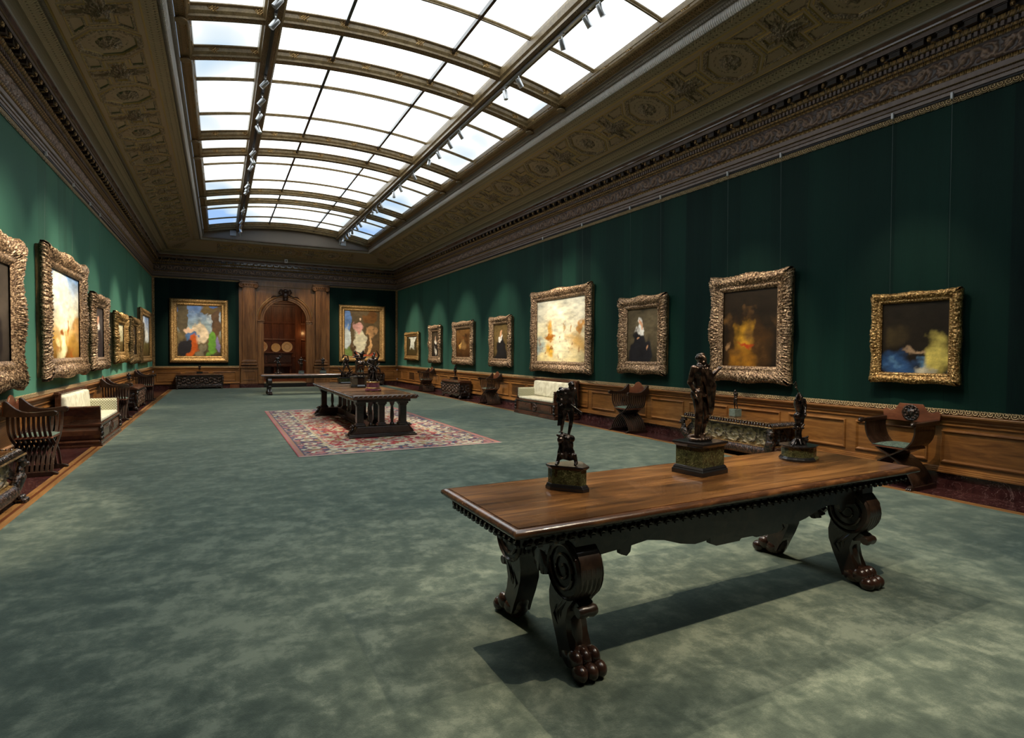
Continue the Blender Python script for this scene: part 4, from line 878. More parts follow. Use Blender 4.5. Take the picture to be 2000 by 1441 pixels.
painting('big luminous pale yellow harbour scene, largest picture on the right wall', 'right', 12.78, 2.26, 2.92, 2.19, 0.27,
    [('grad', [(0, (225, 205, 150)), (0.3, (232, 220, 175)), (0.42, (235, 222, 180)), (0.7, (245, 240, 215)), (1, (205, 205, 190))], 'v'), ('blob', 0.5, 0.55, 0.35, 0.5, (250, 244, 212), 0.9), ('blob', 0.05, 0.25, 0.2, 0.14, (170, 185, 180), 0.9), ('blob', 0.3, 0.48, 0.09, 0.15, (215, 165, 85), 0.7), ('blob', 0.26, 0.36, 0.11, 0.05, (175, 110, 40), 0.6), ('blob', 0.29, 0.2, 0.10, 0.14, (220, 170, 70), 0.9), ('blob', 0.6, 0.55, 0.022, 0.16, (215, 180, 125), 0.7), ('blob', 0.72, 0.55, 0.02, 0.12, (210, 170, 115), 0.7), ('blob', 0.88, 0.56, 0.06, 0.16, (205, 150, 85), 0.7), ('blob', 0.88, 0.32, 0.25, 0.16, (205, 165, 100), 0.9), ('noise', (14, 16), 0.64, (150, 100, 50), 0.2, (0.05, 0.35))], gp, seed=25, wires=True)
painting('portrait of a person in black dress, white ruff and cap, right of the harbour', 'right', 9.48, 2.05, 1.47, 1.62, 0.25, portrait((98, 88, 68), (36, 36, 40), (210, 160, 125), (235, 232, 225), 0.45, [('blob', 0.45, 0.76, 0.09, 0.08, (225, 222, 215), 0.5), ('blob', 0.45, 0.71, 0.06, 0.06, (205, 150, 115), 0.6), ('blob', 0.4, 0.42, 0.07, 0.03, (200, 150, 115), 0.6), ('blob', 0.62, 0.3, 0.06, 0.04, (195, 145, 110), 0.6)]), gp, seed=26, wires=True)
painting('large picture of golden and red patches on black, broad scrolled gilt frame', 'right', 6.74, 2.10, 1.62, 1.81, 0.26, [('grad', [(0, (30, 22, 14)), (1, (40, 32, 22))], 'v'), ('blob', 0.47, 0.12, 0.5, 0.55, (70, 48, 24), 0.7), ('blob', 0.42, 0.36, 0.22, 0.24, (190, 140, 40), 0.9), ('blob', 0.42, 0.06, 0.32, 0.24, (150, 100, 30), 0.9), ('blob', 0.45, 0.27, 0.22, 0.035, (165, 60, 28), 0.8), ('noise', (5, 4), 0.58, (110, 80, 45), 0.3, (0.1, 0.8)), ('blob', 0.1, 0.25, 0.07, 0.07, (170, 130, 90), 0.9)], gp, seed=27, wires=True)
painting('dark squarish picture with yellow and blue patches in bright gilt frame, nearest on right wall', 'right', 4.16, 1.885, 1.05, 1.17, 0.13, [('grad', [(0, (30, 24, 18)), (1, (40, 34, 26))], 'v'), ('blob', 0.25, 0.55, 0.2, 0.2, (62, 52, 34), 0.9), ('blob', 0.24, 0.13, 0.34, 0.2, (48, 78, 120), 0.8), ('noise', (9, 6), 0.55, (100, 140, 175), 0.3, (0.02, 0.25)), ('blob', 0.82, 0.28, 0.22, 0.34, (205, 185, 95), 0.8), ('blob', 0.7, 0.06, 0.22, 0.08, (205, 195, 170), 0.7), ('blob', 0.5, 0.31, 0.2, 0.03, (170, 140, 110), 0.9)], gb, seed=28, wires=True)
painting('green, orange and white patches under a blue sky in gold frame, left of the doorway', 'end', -0.785, 2.525, 2.26, 2.77, 0.29, [('grad', [(0, (60, 50, 34)), (0.4, (110, 96, 66)), (0.6, (150, 170, 175)), (1, (70, 110, 180))], 'v'), ('noise', (4, 4), 0.5, (205, 210, 210), 0.2, (0.55, 0.95)), ('blob', 0.08, 0.75, 0.14, 0.4, (92, 82, 62), 0.2), ('blob', 0.78, 0.88, 0.28, 0.14, (98, 78, 34), 0.3), ('blob', 0.88, 0.6, 0.12, 0.35, (84, 60, 36), 0.3), ('blob', 0.48, 0.45, 0.20, 0.22, (215, 195, 165), 0.4), ('blob', 0.25, 0.48, 0.15, 0.1, (215, 180, 150), 0.4), ('blob', 0.28, 0.38, 0.17, 0.1, (78, 108, 150), 0.4), ('blob', 0.33, 0.18, 0.14, 0.22, (180, 82, 26), 0.4), ('blob', 0.15, 0.15, 0.2, 0.18, (38, 36, 40), 0.3), ('blob', 0.76, 0.3, 0.12, 0.26, (92, 140, 50), 0.4), ('blob', 0.92, 0.22, 0.07, 0.2, (120, 112, 150), 0.5), ('blob', 0.55, 0.12, 0.1, 0.12, (120, 112, 90), 0.6)], gb, seed=31, rococo=0.0)
painting('pink, ivory and tan patches with a strip of blue sky, right of the doorway', 'end', 6.28, 2.56, 2.26, 2.77, 0.28, [('grad', [(0, (110, 60, 40)), (0.06, (92, 68, 44)), (0.5, (86, 72, 50)), (1, (96, 80, 56))], 'v'), ('blob', 0.05, 0.75, 0.2, 0.35, (96, 132, 190), 0.2), ('blob', 0.05, 0.4, 0.18, 0.25, (190, 200, 200), 0.3), ('blob', 0.06, 0.1, 0.16, 0.12, (110, 130, 70), 0.4), ('blob', 0.42, 0.3, 0.16, 0.32, (205, 198, 170), 0.4), ('blob', 0.40, 0.62, 0.14, 0.11, (215, 160, 150), 0.4), ('blob', 0.38, 0.8, 0.05, 0.05, (220, 190, 160), 0.4), ('blob', 0.76, 0.5, 0.17, 0.18, (185, 140, 95), 0.4), ('blob', 0.7, 0.25, 0.07, 0.2, (200, 155, 105), 0.4), ('blob', 0.7, 0.88, 0.25, 0.12, (108, 72, 36), 0.4), ('blob', 0.6, 0.03, 0.4, 0.04, (165, 72, 50), 0.4)], gb, seed=32, rococo=0.0)

# ================================================================== FOLDING CHAIRS (curule chairs with slatted X frames)
# local frame: front is +x, width along y
def curule(name_lab, variant=0):
    t = empty('folding_chair'); tag(t, name_lab, 'chair'); W2 = 0.325; D2 = 0.235; wd = M['chair_wood']
    nsl = 9 if variant == 0 else 13
    def curve(s, n=26):
        # upper end under arm at side s, crosses over to the foot on the other side
        z = np.array([0.795, 0.70, 0.60, 0.52, 0.46, 0.40, 0.34, 0.27, 0.19, 0.12, 0.055]); y = np.array([0.300, 0.305, 0.275, 0.215, 0.13, 0.02, -0.085, -0.165, -0.225, -0.262, -0.285])
        q = np.linspace(0, 10, n); return np.interp(q, range(11), y) * s, np.interp(q, range(11), z)
    th = 0.020 if variant == 0 else 0.024
    for s in (-1, 1):
        mb = MB(); y, z = curve(s)
        for _ in range(2): y[1:-1] = (y[:-2] + y[1:-1] * 2 + y[2:]) / 4
        for k in range(nsl):
            x = -D2 + 2 * D2 * k / (nsl - 1) + (0.011 if s > 0 else -0.011)
            mb.tube(np.stack([np.full(len(y), x), y, z], 1), 0.01, rect=(0.017, 0.034), upv=(1, 0, 0))
        mb.build('slat_frame', wd, t, smooth=False)
        mb = MB(); yf = -s * 0.285
        if variant == 0: mb.prism([(-0.30, 0.0), (0.28, 0.0), (0.325, 0.012), (0.33, 0.035), (0.29, 0.05), (0.25, 0.062), (-0.25, 0.062), (-0.30, 0.04)], yf - 0.028, yf + 0.028, 'y')
        else:
            mb.prism([(-0.30, 0.0), (0.26, 0.0), (0.26, 0.05), (-0.28, 0.06), (-0.30, 0.04)], yf - 0.03, yf + 0.03, 'y'); mb.ball((0.285, yf, 0.035), (0.06, 0.04, 0.036), 10)
            for q in (-1, 0, 1): mb.ball((0.335, yf + q * 0.022, 0.02), (0.025, 0.014, 0.02), 8)
        mb.build('foot_runner', wd, t, bevel=0.006)
        mb = MB(); ya = s * 0.315
        if variant == 0:
            top = [(-0.285, 0.99), (-0.265, 1.0), (-0.24, 0.985), (-0.20, 0.945), (-0.15, 0.90), (-0.09, 0.865), (-0.02, 0.845), (0.08, 0.843), (0.18, 0.853), (0.25, 0.862), (0.30, 0.862), (0.33, 0.845), (0.335, 0.82), (0.315, 0.795), (0.28, 0.785)]
            bot = [(0.22, 0.79), (0.10, 0.785), (-0.05, 0.785), (-0.20, 0.79), (-0.285, 0.80)]
            mb.prism(top + bot, ya - 0.026, ya + 0.026, 'y')
        else:
            mb.prism([(-0.28, 0.79), (0.30, 0.79), (0.30, 0.835), (-0.28, 0.85)], ya - 0.028, ya + 0.028, 'y'); mb.ball((0.315, ya, 0.815), (0.055, 0.034, 0.036), 10); mb.ball((0.36, ya, 0.81), (0.022, 0.022, 0.022), 8)
        mb.build('arm', wd, t, bevel=0.008)
    mb = MB()
    if variant == 0: pl = [(-0.31, 0.80), (0.31, 0.80), (0.325, 0.985), (0.29, 0.965), (0.24, 0.93), (0.17, 0.935), (0.12, 0.975), (0.085, 1.025), (0.04, 1.045), (0, 1.055), (-0.04, 1.045), (-0.085, 1.025), (-0.12, 0.975), (-0.17, 0.935), (-0.24, 0.93), (-0.29, 0.965), (-0.325, 0.985)]
    else: pl = [(-0.33, 0.80), (0.33, 0.80), (0.345, 0.93), (0.30, 0.955), (0.25, 0.925), (0.19, 0.945), (0.14, 1.03), (-0.14, 1.03), (-0.19, 0.945), (-0.25, 0.925), (-0.30, 0.955), (-0.345, 0.93)]
    mb.prism(pl, -0.305, -0.282, 'x'); bk = mb.build('backrest', M['chair_back'], t, bevel=0.004)
    if variant:
        mb = MB(); mb.lathe([(0.105, 0.0), (0.105, 0.012), (0.09, 0.018), (0.085, 0.004), (0.05, 0.006), (0.045, 0.02), (0.02, 0.03), (0.003, 0.032)], (0, 0, 0), 24, axis='x')
        for k in range(10): a = k * PI / 5; mb.ball((0.006, 0.07 * math.cos(a), 0.07 * math.sin(a)), (0.012, 0.018, 0.018), 6)
        mb.xf(Matrix.Translation((-0.285, 0, 0.915))); mb.build('medallion', M['carved_dark'], bk, smooth=True)
    mb = MB(); mb.prism([(-0.225, 0.485), (0.225, 0.485), (0.205, 0.515), (-0.205, 0.515)], -0.21, 0.25, 'x'); st = mb.build('seat', M['chair_back'], t, bevel=0.004)
    mb = MB(); P = [[(x, y * 0.205, 0.516 + 0.028 * (1 - abs(y) ** 4) * (1 - abs(2 * (x - 0.02) / 0.46) ** 4)) for y in np.linspace(-1, 1, 11)] for x in np.linspace(-0.21, 0.25, 11)]; mb.fixn = False; mb.grid(P); mb.box(-0.21, 0.25, -0.20, 0.20, 0.505, 0.517); mb.build('cushion', M['cushion_green'], st, smooth=True)
    return t
chairA = None
def put_chair(src, x, y, rz, label):
    global chairA
    o = src if src.get('placed') is None else copy_tree(src)
    src['placed'] = 1; o.scale = (0.88, 1, 1); o.location = (x, y, 0.0); o.rotation_euler = (0, 0, rz); o['label'] = label
    if 'placed' in o: pass
    return o
ch0 = curule('x', 0); ch1 = curule('x', 1)
put_chair(ch1, 7.71, 4.16, PI, 'dark folding X chair with carved round medallion on its back, beside the near table')
put_chair(ch0, 7.71, 9.56, PI, 'slatted folding X chair with reddish peaked back between cream sofa and gilded chest')
put_chair(ch0, 7.71, 16.50, PI, 'slatted folding X chair between the cream sofa and dark carved chest, right wall')
put_chair(ch0, 7.71, 22.86, PI, 'dark slatted folding X chair farthest along the right wall')
put_chair(ch0, -2.19, 9.64, 0, 'dark slatted folding X chair nearest the camera on the left wall')
put_chair(ch0, -2.19, 16.25, 0, 'slatted folding X chair just beyond the cream sofa on the left wall')
put_chair(ch0, -2.19, 22.1, 0, 'slatted folding X chair beyond the dark carved chest on the left wall')
for o in (ch0, ch1): del o['placed']
for o in COL.objects:
    if o.name.startswith('folding_chair') and 'placed' in o: del o['placed']

# ================================================================== SOFAS   local: front +x, length along y, centre of plan at origin
def sofa():
    t = empty('sofa'); wn = M['walnut']; Lh = 1.07; dp = 0.38
    mb = MB(); mb.box(-dp, dp + 0.02, -Lh, Lh, 0.0, 0.045); mb.box(-dp, dp + 0.0, -Lh + 0.02, Lh - 0.02, 0.045, 0.10)
    mb.tube([(-dp + 0.05, s * 0 + -Lh + 0.03, 0.10) for s in (0, 1)][:1] + [(dp - 0.03, -Lh + 0.03, 0.10)], 0.028, 8); mb.tube([(-dp + 0.05, Lh - 0.03, 0.10), (dp - 0.03, Lh - 0.03, 0.10)], 0.028, 8); mb.build('plinth', wn, t, bevel=0.008)
    mb = MB(); mb.box(-dp + 0.02, dp - 0.04, -Lh + 0.07, Lh - 0.07, 0.10, 0.385); mb.box(-dp + 0.02, dp - 0.005, -Lh + 0.05, Lh - 0.05, 0.385, 0.425)
    mb.build('seat_frame', wn, t, bevel=0.006)
    mb = MB()
    for a, b in ((-0.80, -0.42), (-0.22, 0.22), (0.42, 0.80)) if False else ((-0.86, -0.17), (0.17, 0.86)):
        mb.box(dp - 0.04, dp - 0.015, a, b, 0.15, 0.345); mb.box(dp - 0.02, dp - 0.005, a + 0.06, b - 0.06, 0.19, 0.31)
    mb.build('front_panel', wn, t, bevel=0.012)
    mb = MB(); mb.lathe([(0.115, -0.04), (0.115, 0.012), (0.09, 0.022), (0.08, 0.008), (0.045, 0.010), (0.03, 0.03), (0.004, 0.035)], (0, 0, 0), 24, axis='x'); mb.xf(Matrix.Translation((dp - 0.03, 0, 0.245))); mb.build('medallion', M['carved_walnut'], t, smooth=True)
    for s in (-1, 1):
        mb = MB(); zz = np.array([0.10, 0.15, 0.22, 0.30, 0.37, 0.39, 0.41, 0.43, 0.50, 0.58, 0.66, 0.71, 0.735, 0.75]); oo = np.array([-0.03, 0.0, 0.02, 0.015, -0.02, 0.01, 0.012, -0.02, -0.035, -0.03, 0.0, 0.035, 0.04, 0.02])
        pl = [(Lh - 0.09 + o + 0.03, z) for o, z in zip(oo, zz)]; inner = [(Lh - 0.10, 0.75), (Lh - 0.12, 0.10)]
        pts = [(s * y, z) for y, z in pl + inner]; mb.prism(pts, -dp + 0.01, dp - 0.02, 'x'); mb.build('end_panel', wn, t, bevel=0.006)
        mb = MB(); mb.ball((dp - 0.01, s * (Lh - 0.06), 0.33), (0.045, 0.04, 0.06), 8); mb.ball((dp + 0.0, s * (Lh - 0.07), 0.24), (0.04, 0.035, 0.05), 8); mb.ball((dp - 0.005, s * (Lh - 0.06), 0.155), (0.045, 0.045, 0.04), 8); mb.build('corner_scroll', M['carved_dark'], t, smooth=True)
        mb = MB(); mb.prism([(s * (Lh - 0.10), 0.46), (s * (Lh - 0.19), 0.46), (s * (Lh - 0.19), 0.71), (s * (Lh - 0.16), 0.745), (s * (Lh - 0.10), 0.745)], -dp + 0.09, dp - 0.05, 'x')
        for i in range(mb.n): mb.uv[i] = (mb.v[i][0], mb.v[i][2])
        mb.build('arm_pad', M['lattice'], t, bevel=0.02)
    mb = MB(); mb.box(-dp - 0.0, -dp + 0.05, -Lh + 0.03, Lh - 0.03, 0.40, 1.0); mb.box(-dp - 0.01, -dp + 0.075, -Lh + 0.0, Lh, 0.97, 1.02)
    for s in (-1, 1): mb.box(-dp, -dp + 0.10, s * (Lh - 0.05) - 0.025, s * (Lh - 0.05) + 0.025, 0.40, 1.0)
    mb.build('back_board', wn, t, bevel=0.006)
    def cushion(nm, x0, x1, y0, y1, z0, z1, r, tilt=0):
        mb = MB(); mb.box(x0, x1, y0, y1, z0, z1); o = mb.build(nm, M['cream'], t)
        if tilt:
            for v in o.data.vertices:
                if v.co.z > (z0 + z1) / 2: v.co.x -= tilt
        b = o.modifiers.new('b', 'BEVEL'); b.width = r; b.segments = 4; o.data.polygons.foreach_set('use_smooth', [True] * 6); return o
    cushion('seat_cushion', -dp + 0.10, dp - 0.03, -Lh + 0.19, Lh - 0.19, 0.425, 0.50, 0.03)
    cushion('back_cushion', -dp + 0.06, -dp + 0.21, -Lh + 0.10, Lh - 0.10, 0.50, 0.95, 0.05, 0.05)
    return t
s0 = tag(sofa(), 'cream upholstered wooden sofa against the dark green right wall under the big harbour picture', 'sofa'); s0.location = (7.60, 12.85, 0.0148); s0.scale = (0.92, 1, 0.93); s0.rotation_euler = (0, 0, PI)
s1 = copy_tree(s0); s1.location = (-2.125, 12.87, 0); s1.scale = (0.83, 1, 0.93); s1.rotation_euler = (0, 0, 0); s1['label'] = 'cream upholstered wooden sofa against the light green left wall'

# ================================================================== CARVED CHESTS   local: front +x, length along y
def relief(u, v, L, H, seed=0, per=0.30):
    # spiral scrolls and leaves, height 0..1
    k = np.floor(u / per); x = u - (k + 0.5) * per; y = v - H * 0.5; sg = np.where(k % 2 == 0, 1, -1)
    r = np.sqrt(x * x + y * y); th = np.arctan2(y * sg, x)
    sp = 0.5 + 0.5 * np.sin(2 * PI * r / (H * 0.36) + th + seed)
    lf = 0.5 + 0.5 * np.sin(u * 61 + 2.5 * np.sin(v * 47 + seed)) * np.sin(v * 57 + 2.2 * np.sin(u * 41))
    h = np.clip(sp * 0.85 - 0.15 + 0.9 * (lf - 0.42), 0, 1); e = np.clip(np.minimum(v, H - v) / 0.02, 0, 1) * np.clip(np.minimum(u + L / 2, L / 2 - u) / 0.02, 0, 1)
    return h * e
def relief_panel(name, parent, L, H, ctr, axis, depth, lo, hi, seed=0, per=0.30, res=0.011, bulge=0.0):
    nu, nv = int(L / res), int(H / res); u = np.linspace(-L / 2, L / 2, nu)[:, None] * np.ones((1, nv)); v = np.linspace(0, H, nv)[None, :] * np.ones((nu, 1))
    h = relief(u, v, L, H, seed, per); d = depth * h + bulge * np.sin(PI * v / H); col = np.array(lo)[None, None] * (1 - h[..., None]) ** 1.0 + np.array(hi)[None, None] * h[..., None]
    P = np.zeros((nu, nv, 3))
    if axis == 'x': P[..., 0], P[..., 1], P[..., 2] = ctr[0] + d, ctr[1] + u, ctr[2] + v
    else: P[..., 0], P[..., 1], P[..., 2] = ctr[0] + u, ctr[1] + math.copysign(1, ctr[1]) * d, ctr[2] + v
    mb = MB(); mb.fixn = False; mb.grid(P, col=col); return mb.build(name, M['relief_paint'], parent, smooth=True, col=True)
def paw(mb, c, s=1.0, rz=0.0):
    st = mb.n
    mb.ball((0.0, 0, 0.055), (0.075, 0.062, 0.055), 12)
    for k, y in enumerate((-0.042, 0.0, 0.042)):
        mb.ball((0.046, y, 0.066), (0.042, 0.028, 0.040), 14); mb.ball((0.086 + 0.006 * (y == 0), y * 1.08, 0.034), (0.040, 0.030, 0.034), 14)
    mb.ball((-0.04, 0, 0.09), (0.05, 0.045, 0.06), 10)
    mb.xf(Matrix.Translation(c) @ Matrix.Rotation(rz, 4, 'Z') @ Matrix.Scale(s, 4), st)
def cassone():
    t = empty('carved_chest'); Lh = 0.96; dx = 0.40; DK = (0.022, 0.011, 0.008); GD = (0.56, 0.44, 0.25)
    mb = MB(); mb.box(-0.42, 0.33, -0.86, 0.86, 0.60, 0.64); mb.box(-0.42, 0.38, -0.92, 0.92, 0.565, 0.60); lid = mb.build('lid', M['table_top'], t, bevel=0.004)
    mb = MB()     # carved lid edge: gadroons then a beaded line
    def edge(x0, y0, x1, y1, nx, ny, n):
        for k in range(n):
            f = (k + 0.5) / n; x = x0 + (x1 - x0) * f; y = y0 + (y1 - y0) * f
            mb.tube([(x - nx * 0.05, y - ny * 0.05, 0.643), (x + nx * 0.0 + ny * 0.012, y + ny * 0.0 + nx * 0.012, 0.628), (x + nx * 0.035 + ny * 0.03, y + ny * 0.035 + nx * 0.03, 0.59)], 0.016, 6)
    edge(0.37, -0.90, 0.37, 0.90, 1, 0, 34); edge(-0.40, 0.91, 0.36, 0.91, 0, 1, 14); edge(-0.40, -0.91, 0.36, -0.91, 0, -1, 14); mb.build('gadroon_edge', M['carved_dark'], lid, smooth=True)
    mb = MB(); mb.tube([(-0.42, -0.95, 0.578), (0.415, -0.95, 0.578), (0.415, 0.95, 0.578), (-0.42, 0.95, 0.578)], 0.014, 6); mb.tube([(-0.42, -0.875, 0.645), (0.335, -0.875, 0.645), (0.335, 0.875, 0.645), (-0.42, 0.875, 0.645)], 0.009, 6); mb.build('gilt_bead', M['gilt'], lid)
    mb = MB(); mb.box(-0.42, 0.25, -0.80, 0.80, 0.16, 0.565); mb.box(-0.42, 0.34, -0.87, 0.87, 0.535, 0.568); mb.build('body', M['dark_wood'], t)
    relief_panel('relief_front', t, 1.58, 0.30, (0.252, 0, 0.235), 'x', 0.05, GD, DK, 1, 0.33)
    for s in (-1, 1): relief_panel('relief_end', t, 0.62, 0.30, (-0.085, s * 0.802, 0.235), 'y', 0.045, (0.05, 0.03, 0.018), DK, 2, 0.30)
    mb = MB(); mb.box(-0.40, 0.33, -0.85, 0.85, 0.205, 0.235); mb.build('gilt_ledge', M['gilt_bright'], t, bevel=0.005)
    mb = MB()     # fat gadrooned roll
    def roll(a, b, R=0.085):
        a, b = np.array(a), np.array(b); d = b - a; L = np.linalg.norm(d); d /= L; n = int(L / 0.008); up_ = np.array([0, 0, 1.0]); w = np.cross(d, up_)
        s = np.linspace(0, L, n); rr = R * (0.90 + 0.10 * np.abs(np.sin(s * PI / 0.042)) ** 0.6); an = np.linspace(0, 2 * PI, 16, endpoint=False)
        mb.grid([[a + d * (s[i] + 0.02 * math.sin(t_)) + (w * math.cos(t_) + up_ * math.sin(t_)) * rr[i] for t_ in an] for i in range(n)], closev=True)
    roll((0.31, -0.82, 0.15), (0.31, 0.82, 0.15)); roll((-0.35, 0.80, 0.15), (0.31, 0.80, 0.15)); roll((-0.35, -0.80, 0.15), (0.31, -0.80, 0.15)); mb.build('gadrooned_roll', M['carved_walnut'], t, smooth=True)
    for s in (-1, 1):     # winged beasts on the corners
        mb = MB(); cx, cy = 0.36, s * 0.90
        mb.cap((cx - 0.05, cy - s * 0.06, 0.17), 0.085, (cx - 0.01, cy, 0.30), 0.085); mb.cap((cx, cy, 0.30), 0.07, (cx + 0.0, cy + s * 0.01, 0.42), 0.045); mb.ball((cx + 0.02, cy + s * 0.02, 0.475), (0.06, 0.055, 0.06), 10); mb.ball((cx + 0.07, cy + s * 0.04, 0.46), (0.035, 0.03, 0.028), 8)
        mb.lathe([(0.07, 0.50), (0.075, 0.515), (0.05, 0.53), (0.06, 0.545), (0.055, 0.56)], (cx, cy, 0), 12)
        for k in range(7): a = 0.2 + k * 0.16; mb.tube([(cx - 0.06, cy - s * 0.04, 0.28 + 0.012 * k), (cx - 0.10, cy - s * (0.12), 0.34 + 0.02 * k), (cx - 0.13, cy - s * (0.20 + 0.012 * k), 0.33 + 0.026 * k)], [0.02, 0.018, 0.006], 6)
        mb.build('carved_beast', M['carved_dark'], t, smooth=True)
        mb = MB(); paw(mb, (cx - 0.02, cy - s * 0.03, 0), 1.0, 0); mb.cap((cx - 0.07, cy - s * 0.03, 0.08), 0.05, (cx - 0.08, cy - s * 0.06, 0.18), 0.06); mb.build('paw_foot', M['carved_dark'], t, smooth=True)
        mb = MB(); mb.box(-0.40, -0.28, s * 0.78 - 0.06, s * 0.78 + 0.06, 0, 0.12); mb.build('rear_foot', M['dark_wood'], t)
    return t
c1 = tag(cassone(), 'low gilded carved chest with gadrooned roll and corner beasts, right wall behind the near table', 'chest'); c1.location = (7.70, 6.75, 0.0148); c1.scale = (0.74, 1, 0.905); c1.rotation_euler = (0, 0, PI)
c2 = copy_tree(c1); c2.location = (-2.19, 6.93, 0); c2.rotation_euler = (0, 0, 0); c2['label'] = 'gilded carved chest with paw foot and gadrooned roll, left wall beside the nearest chair'
def dark_chest(nm, L, H, D, lab, arched=True):
    t = empty(nm); tag(t, lab, 'chest'); DK = (0.010, 0.006, 0.005); HI = (0.10, 0.055, 0.035); h = L / 2
    mb = MB(); mb.box(-D / 2, D / 2 + 0.02, -h - 0.02, h + 0.02, H - 0.075, H - 0.045); mb.prism([(-D / 2 + 0.0, H - 0.045), (D / 2 + 0.01, H - 0.045), (D / 2 - 0.06, H - 0.012), (D / 2 - 0.10, H), (-D / 2, H)], -h + 0.02, h - 0.02, 'y'); mb.build('lid', M['walnut'], t, bevel=0.006)
    mb = MB(); mb.box(-D / 2 + 0.01, D / 2 - 0.04, -h + 0.04, h - 0.04, 0.10, H - 0.075); mb.box(-D / 2, D / 2 - 0.01, -h + 0.01, h - 0.01, H - 0.13, H - 0.075); mb.build('body', M['dark_wood'], t)
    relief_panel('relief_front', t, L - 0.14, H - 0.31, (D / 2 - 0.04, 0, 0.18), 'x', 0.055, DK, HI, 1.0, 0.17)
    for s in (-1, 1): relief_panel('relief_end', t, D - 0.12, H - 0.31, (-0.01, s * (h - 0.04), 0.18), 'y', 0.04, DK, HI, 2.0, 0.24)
    mb = MB()     # scalloped base
    z = lambda y: 0.10 + 0.06 * abs(math.sin(y * PI / (L / 3.0))) if arched else 0.09
    Y = np.linspace(-h + 0.03, h - 0.03, 40); mb.fixn = False
    mb.grid([[(D / 2 - 0.02, y, 0.20), (D / 2 - 0.0, y, 0.17), (D / 2 - 0.0, y, z(y) - 0.02), (D / 2 - 0.03, y, z(y) - 0.02)] for y in Y]); mb.build('scalloped_skirt', M['carved_dark'], t)
    for s in (-1, 1):
        for x in (D / 2 - 0.06, -D / 2 + 0.08):
            mb = MB(); mb.ball((x, s * (h - 0.05), 0.06), (0.065, 0.06, 0.06), 10); mb.ball((x + 0.045, s * (h - 0.05), 0.035), (0.035, 0.045, 0.035), 8); mb.cap((x - 0.01, s * (h - 0.05), 0.10), 0.045, (x - 0.01, s * (h - 0.05), 0.19), 0.05); mb.build('foot', M['carved_dark'], t, smooth=True)
        mb = MB(); mb.cap((D / 2 - 0.03, s * (h - 0.03), 0.2), 0.035, (D / 2 - 0.02, s * (h - 0.02), H - 0.22), 0.045); mb.ball((D / 2 - 0.01, s * (h - 0.02), H - 0.16), (0.05, 0.05, 0.055), 8); mb.build('corner_figure', M['carved_dark'], t, smooth=True)
    return t
c = dark_chest('carved_chest', 1.85, 0.65, 0.46, 'black carved wooden chest between two folding chairs, right wall'); c.location = (7.76, 19.6, 0); c.rotation_euler = (0, 0, PI)
d = copy_tree(c); d.location = (-2.24, 19.40, 0); d.rotation_euler = (0, 0, 0); d['label'] = 'black carved wooden chest between two folding chairs, left wall'
c = dark_chest('carved_chest', 1.80, 0.66, 0.60, 'long carved walnut chest under the picture left of the doorway', False); c.location = (-0.77, YE - 0.42, 0.0148); c.rotation_euler = (0, 0, -PI / 2)
d = copy_tree(c); d.location = (6.32, YE - 0.42, 0.0148); d['label'] = 'long carved walnut chest under the picture right of the doorway'

# ================================================================== TABLES
def moulded_top(mb, x0, x1, y0, y1, zt, prof):
    # prof: [(out, z)] from the top edge down; rectangle loop
    loops = []
    for o, z in prof: loops.append([(x0 - o, y0 - o, zt + z), (x1 + o, y0 - o, zt + z), (x1 + o, y1 + o, zt + z), (x0 - o, y1 + o, zt + z)])
    P = np.array(loops); mb.grid(P, closev=True); mb.f.append((mb.n - 4 * len(prof) + 3, mb.n - 4 * len(prof) + 2, mb.n - 4 * len(prof) + 1, mb.n - 4 * len(prof))); mb.mi.append(0); mb.f.append((mb.n - 4, mb.n - 3, mb.n - 2, mb.n - 1)); mb.mi.append(0)
def lion_leg(sy, thick=0.12):
    # one splayed leg in the y-z plane, volute above, paw below; sy = +1 or -1 (direction it faces)
    mb = MB(); t2 = thick / 2
    pl = [(0.02, 0.69), (0.30, 0.69), (0.40, 0.66), (0.45, 0.60), (0.46, 0.52), (0.43, 0.44), (0.385, 0.385), (0.34, 0.33), (0.32, 0.26), (0.335, 0.19), (0.37, 0.12), (0.40, 0.07), (0.27, 0.05), (0.24, 0.12), (0.20, 0.20), (0.165, 0.29), (0.16, 0.36), (0.175, 0.42), (0.17, 0.50), (0.12, 0.56), (0.02, 0.60)]
    mb.prism([(sy * y, z) for y, z in pl], -t2, t2, 'x')
    b = MB(); b.prism([(sy * y, z) for y, z in pl], -t2, t2, 'x'); return pl
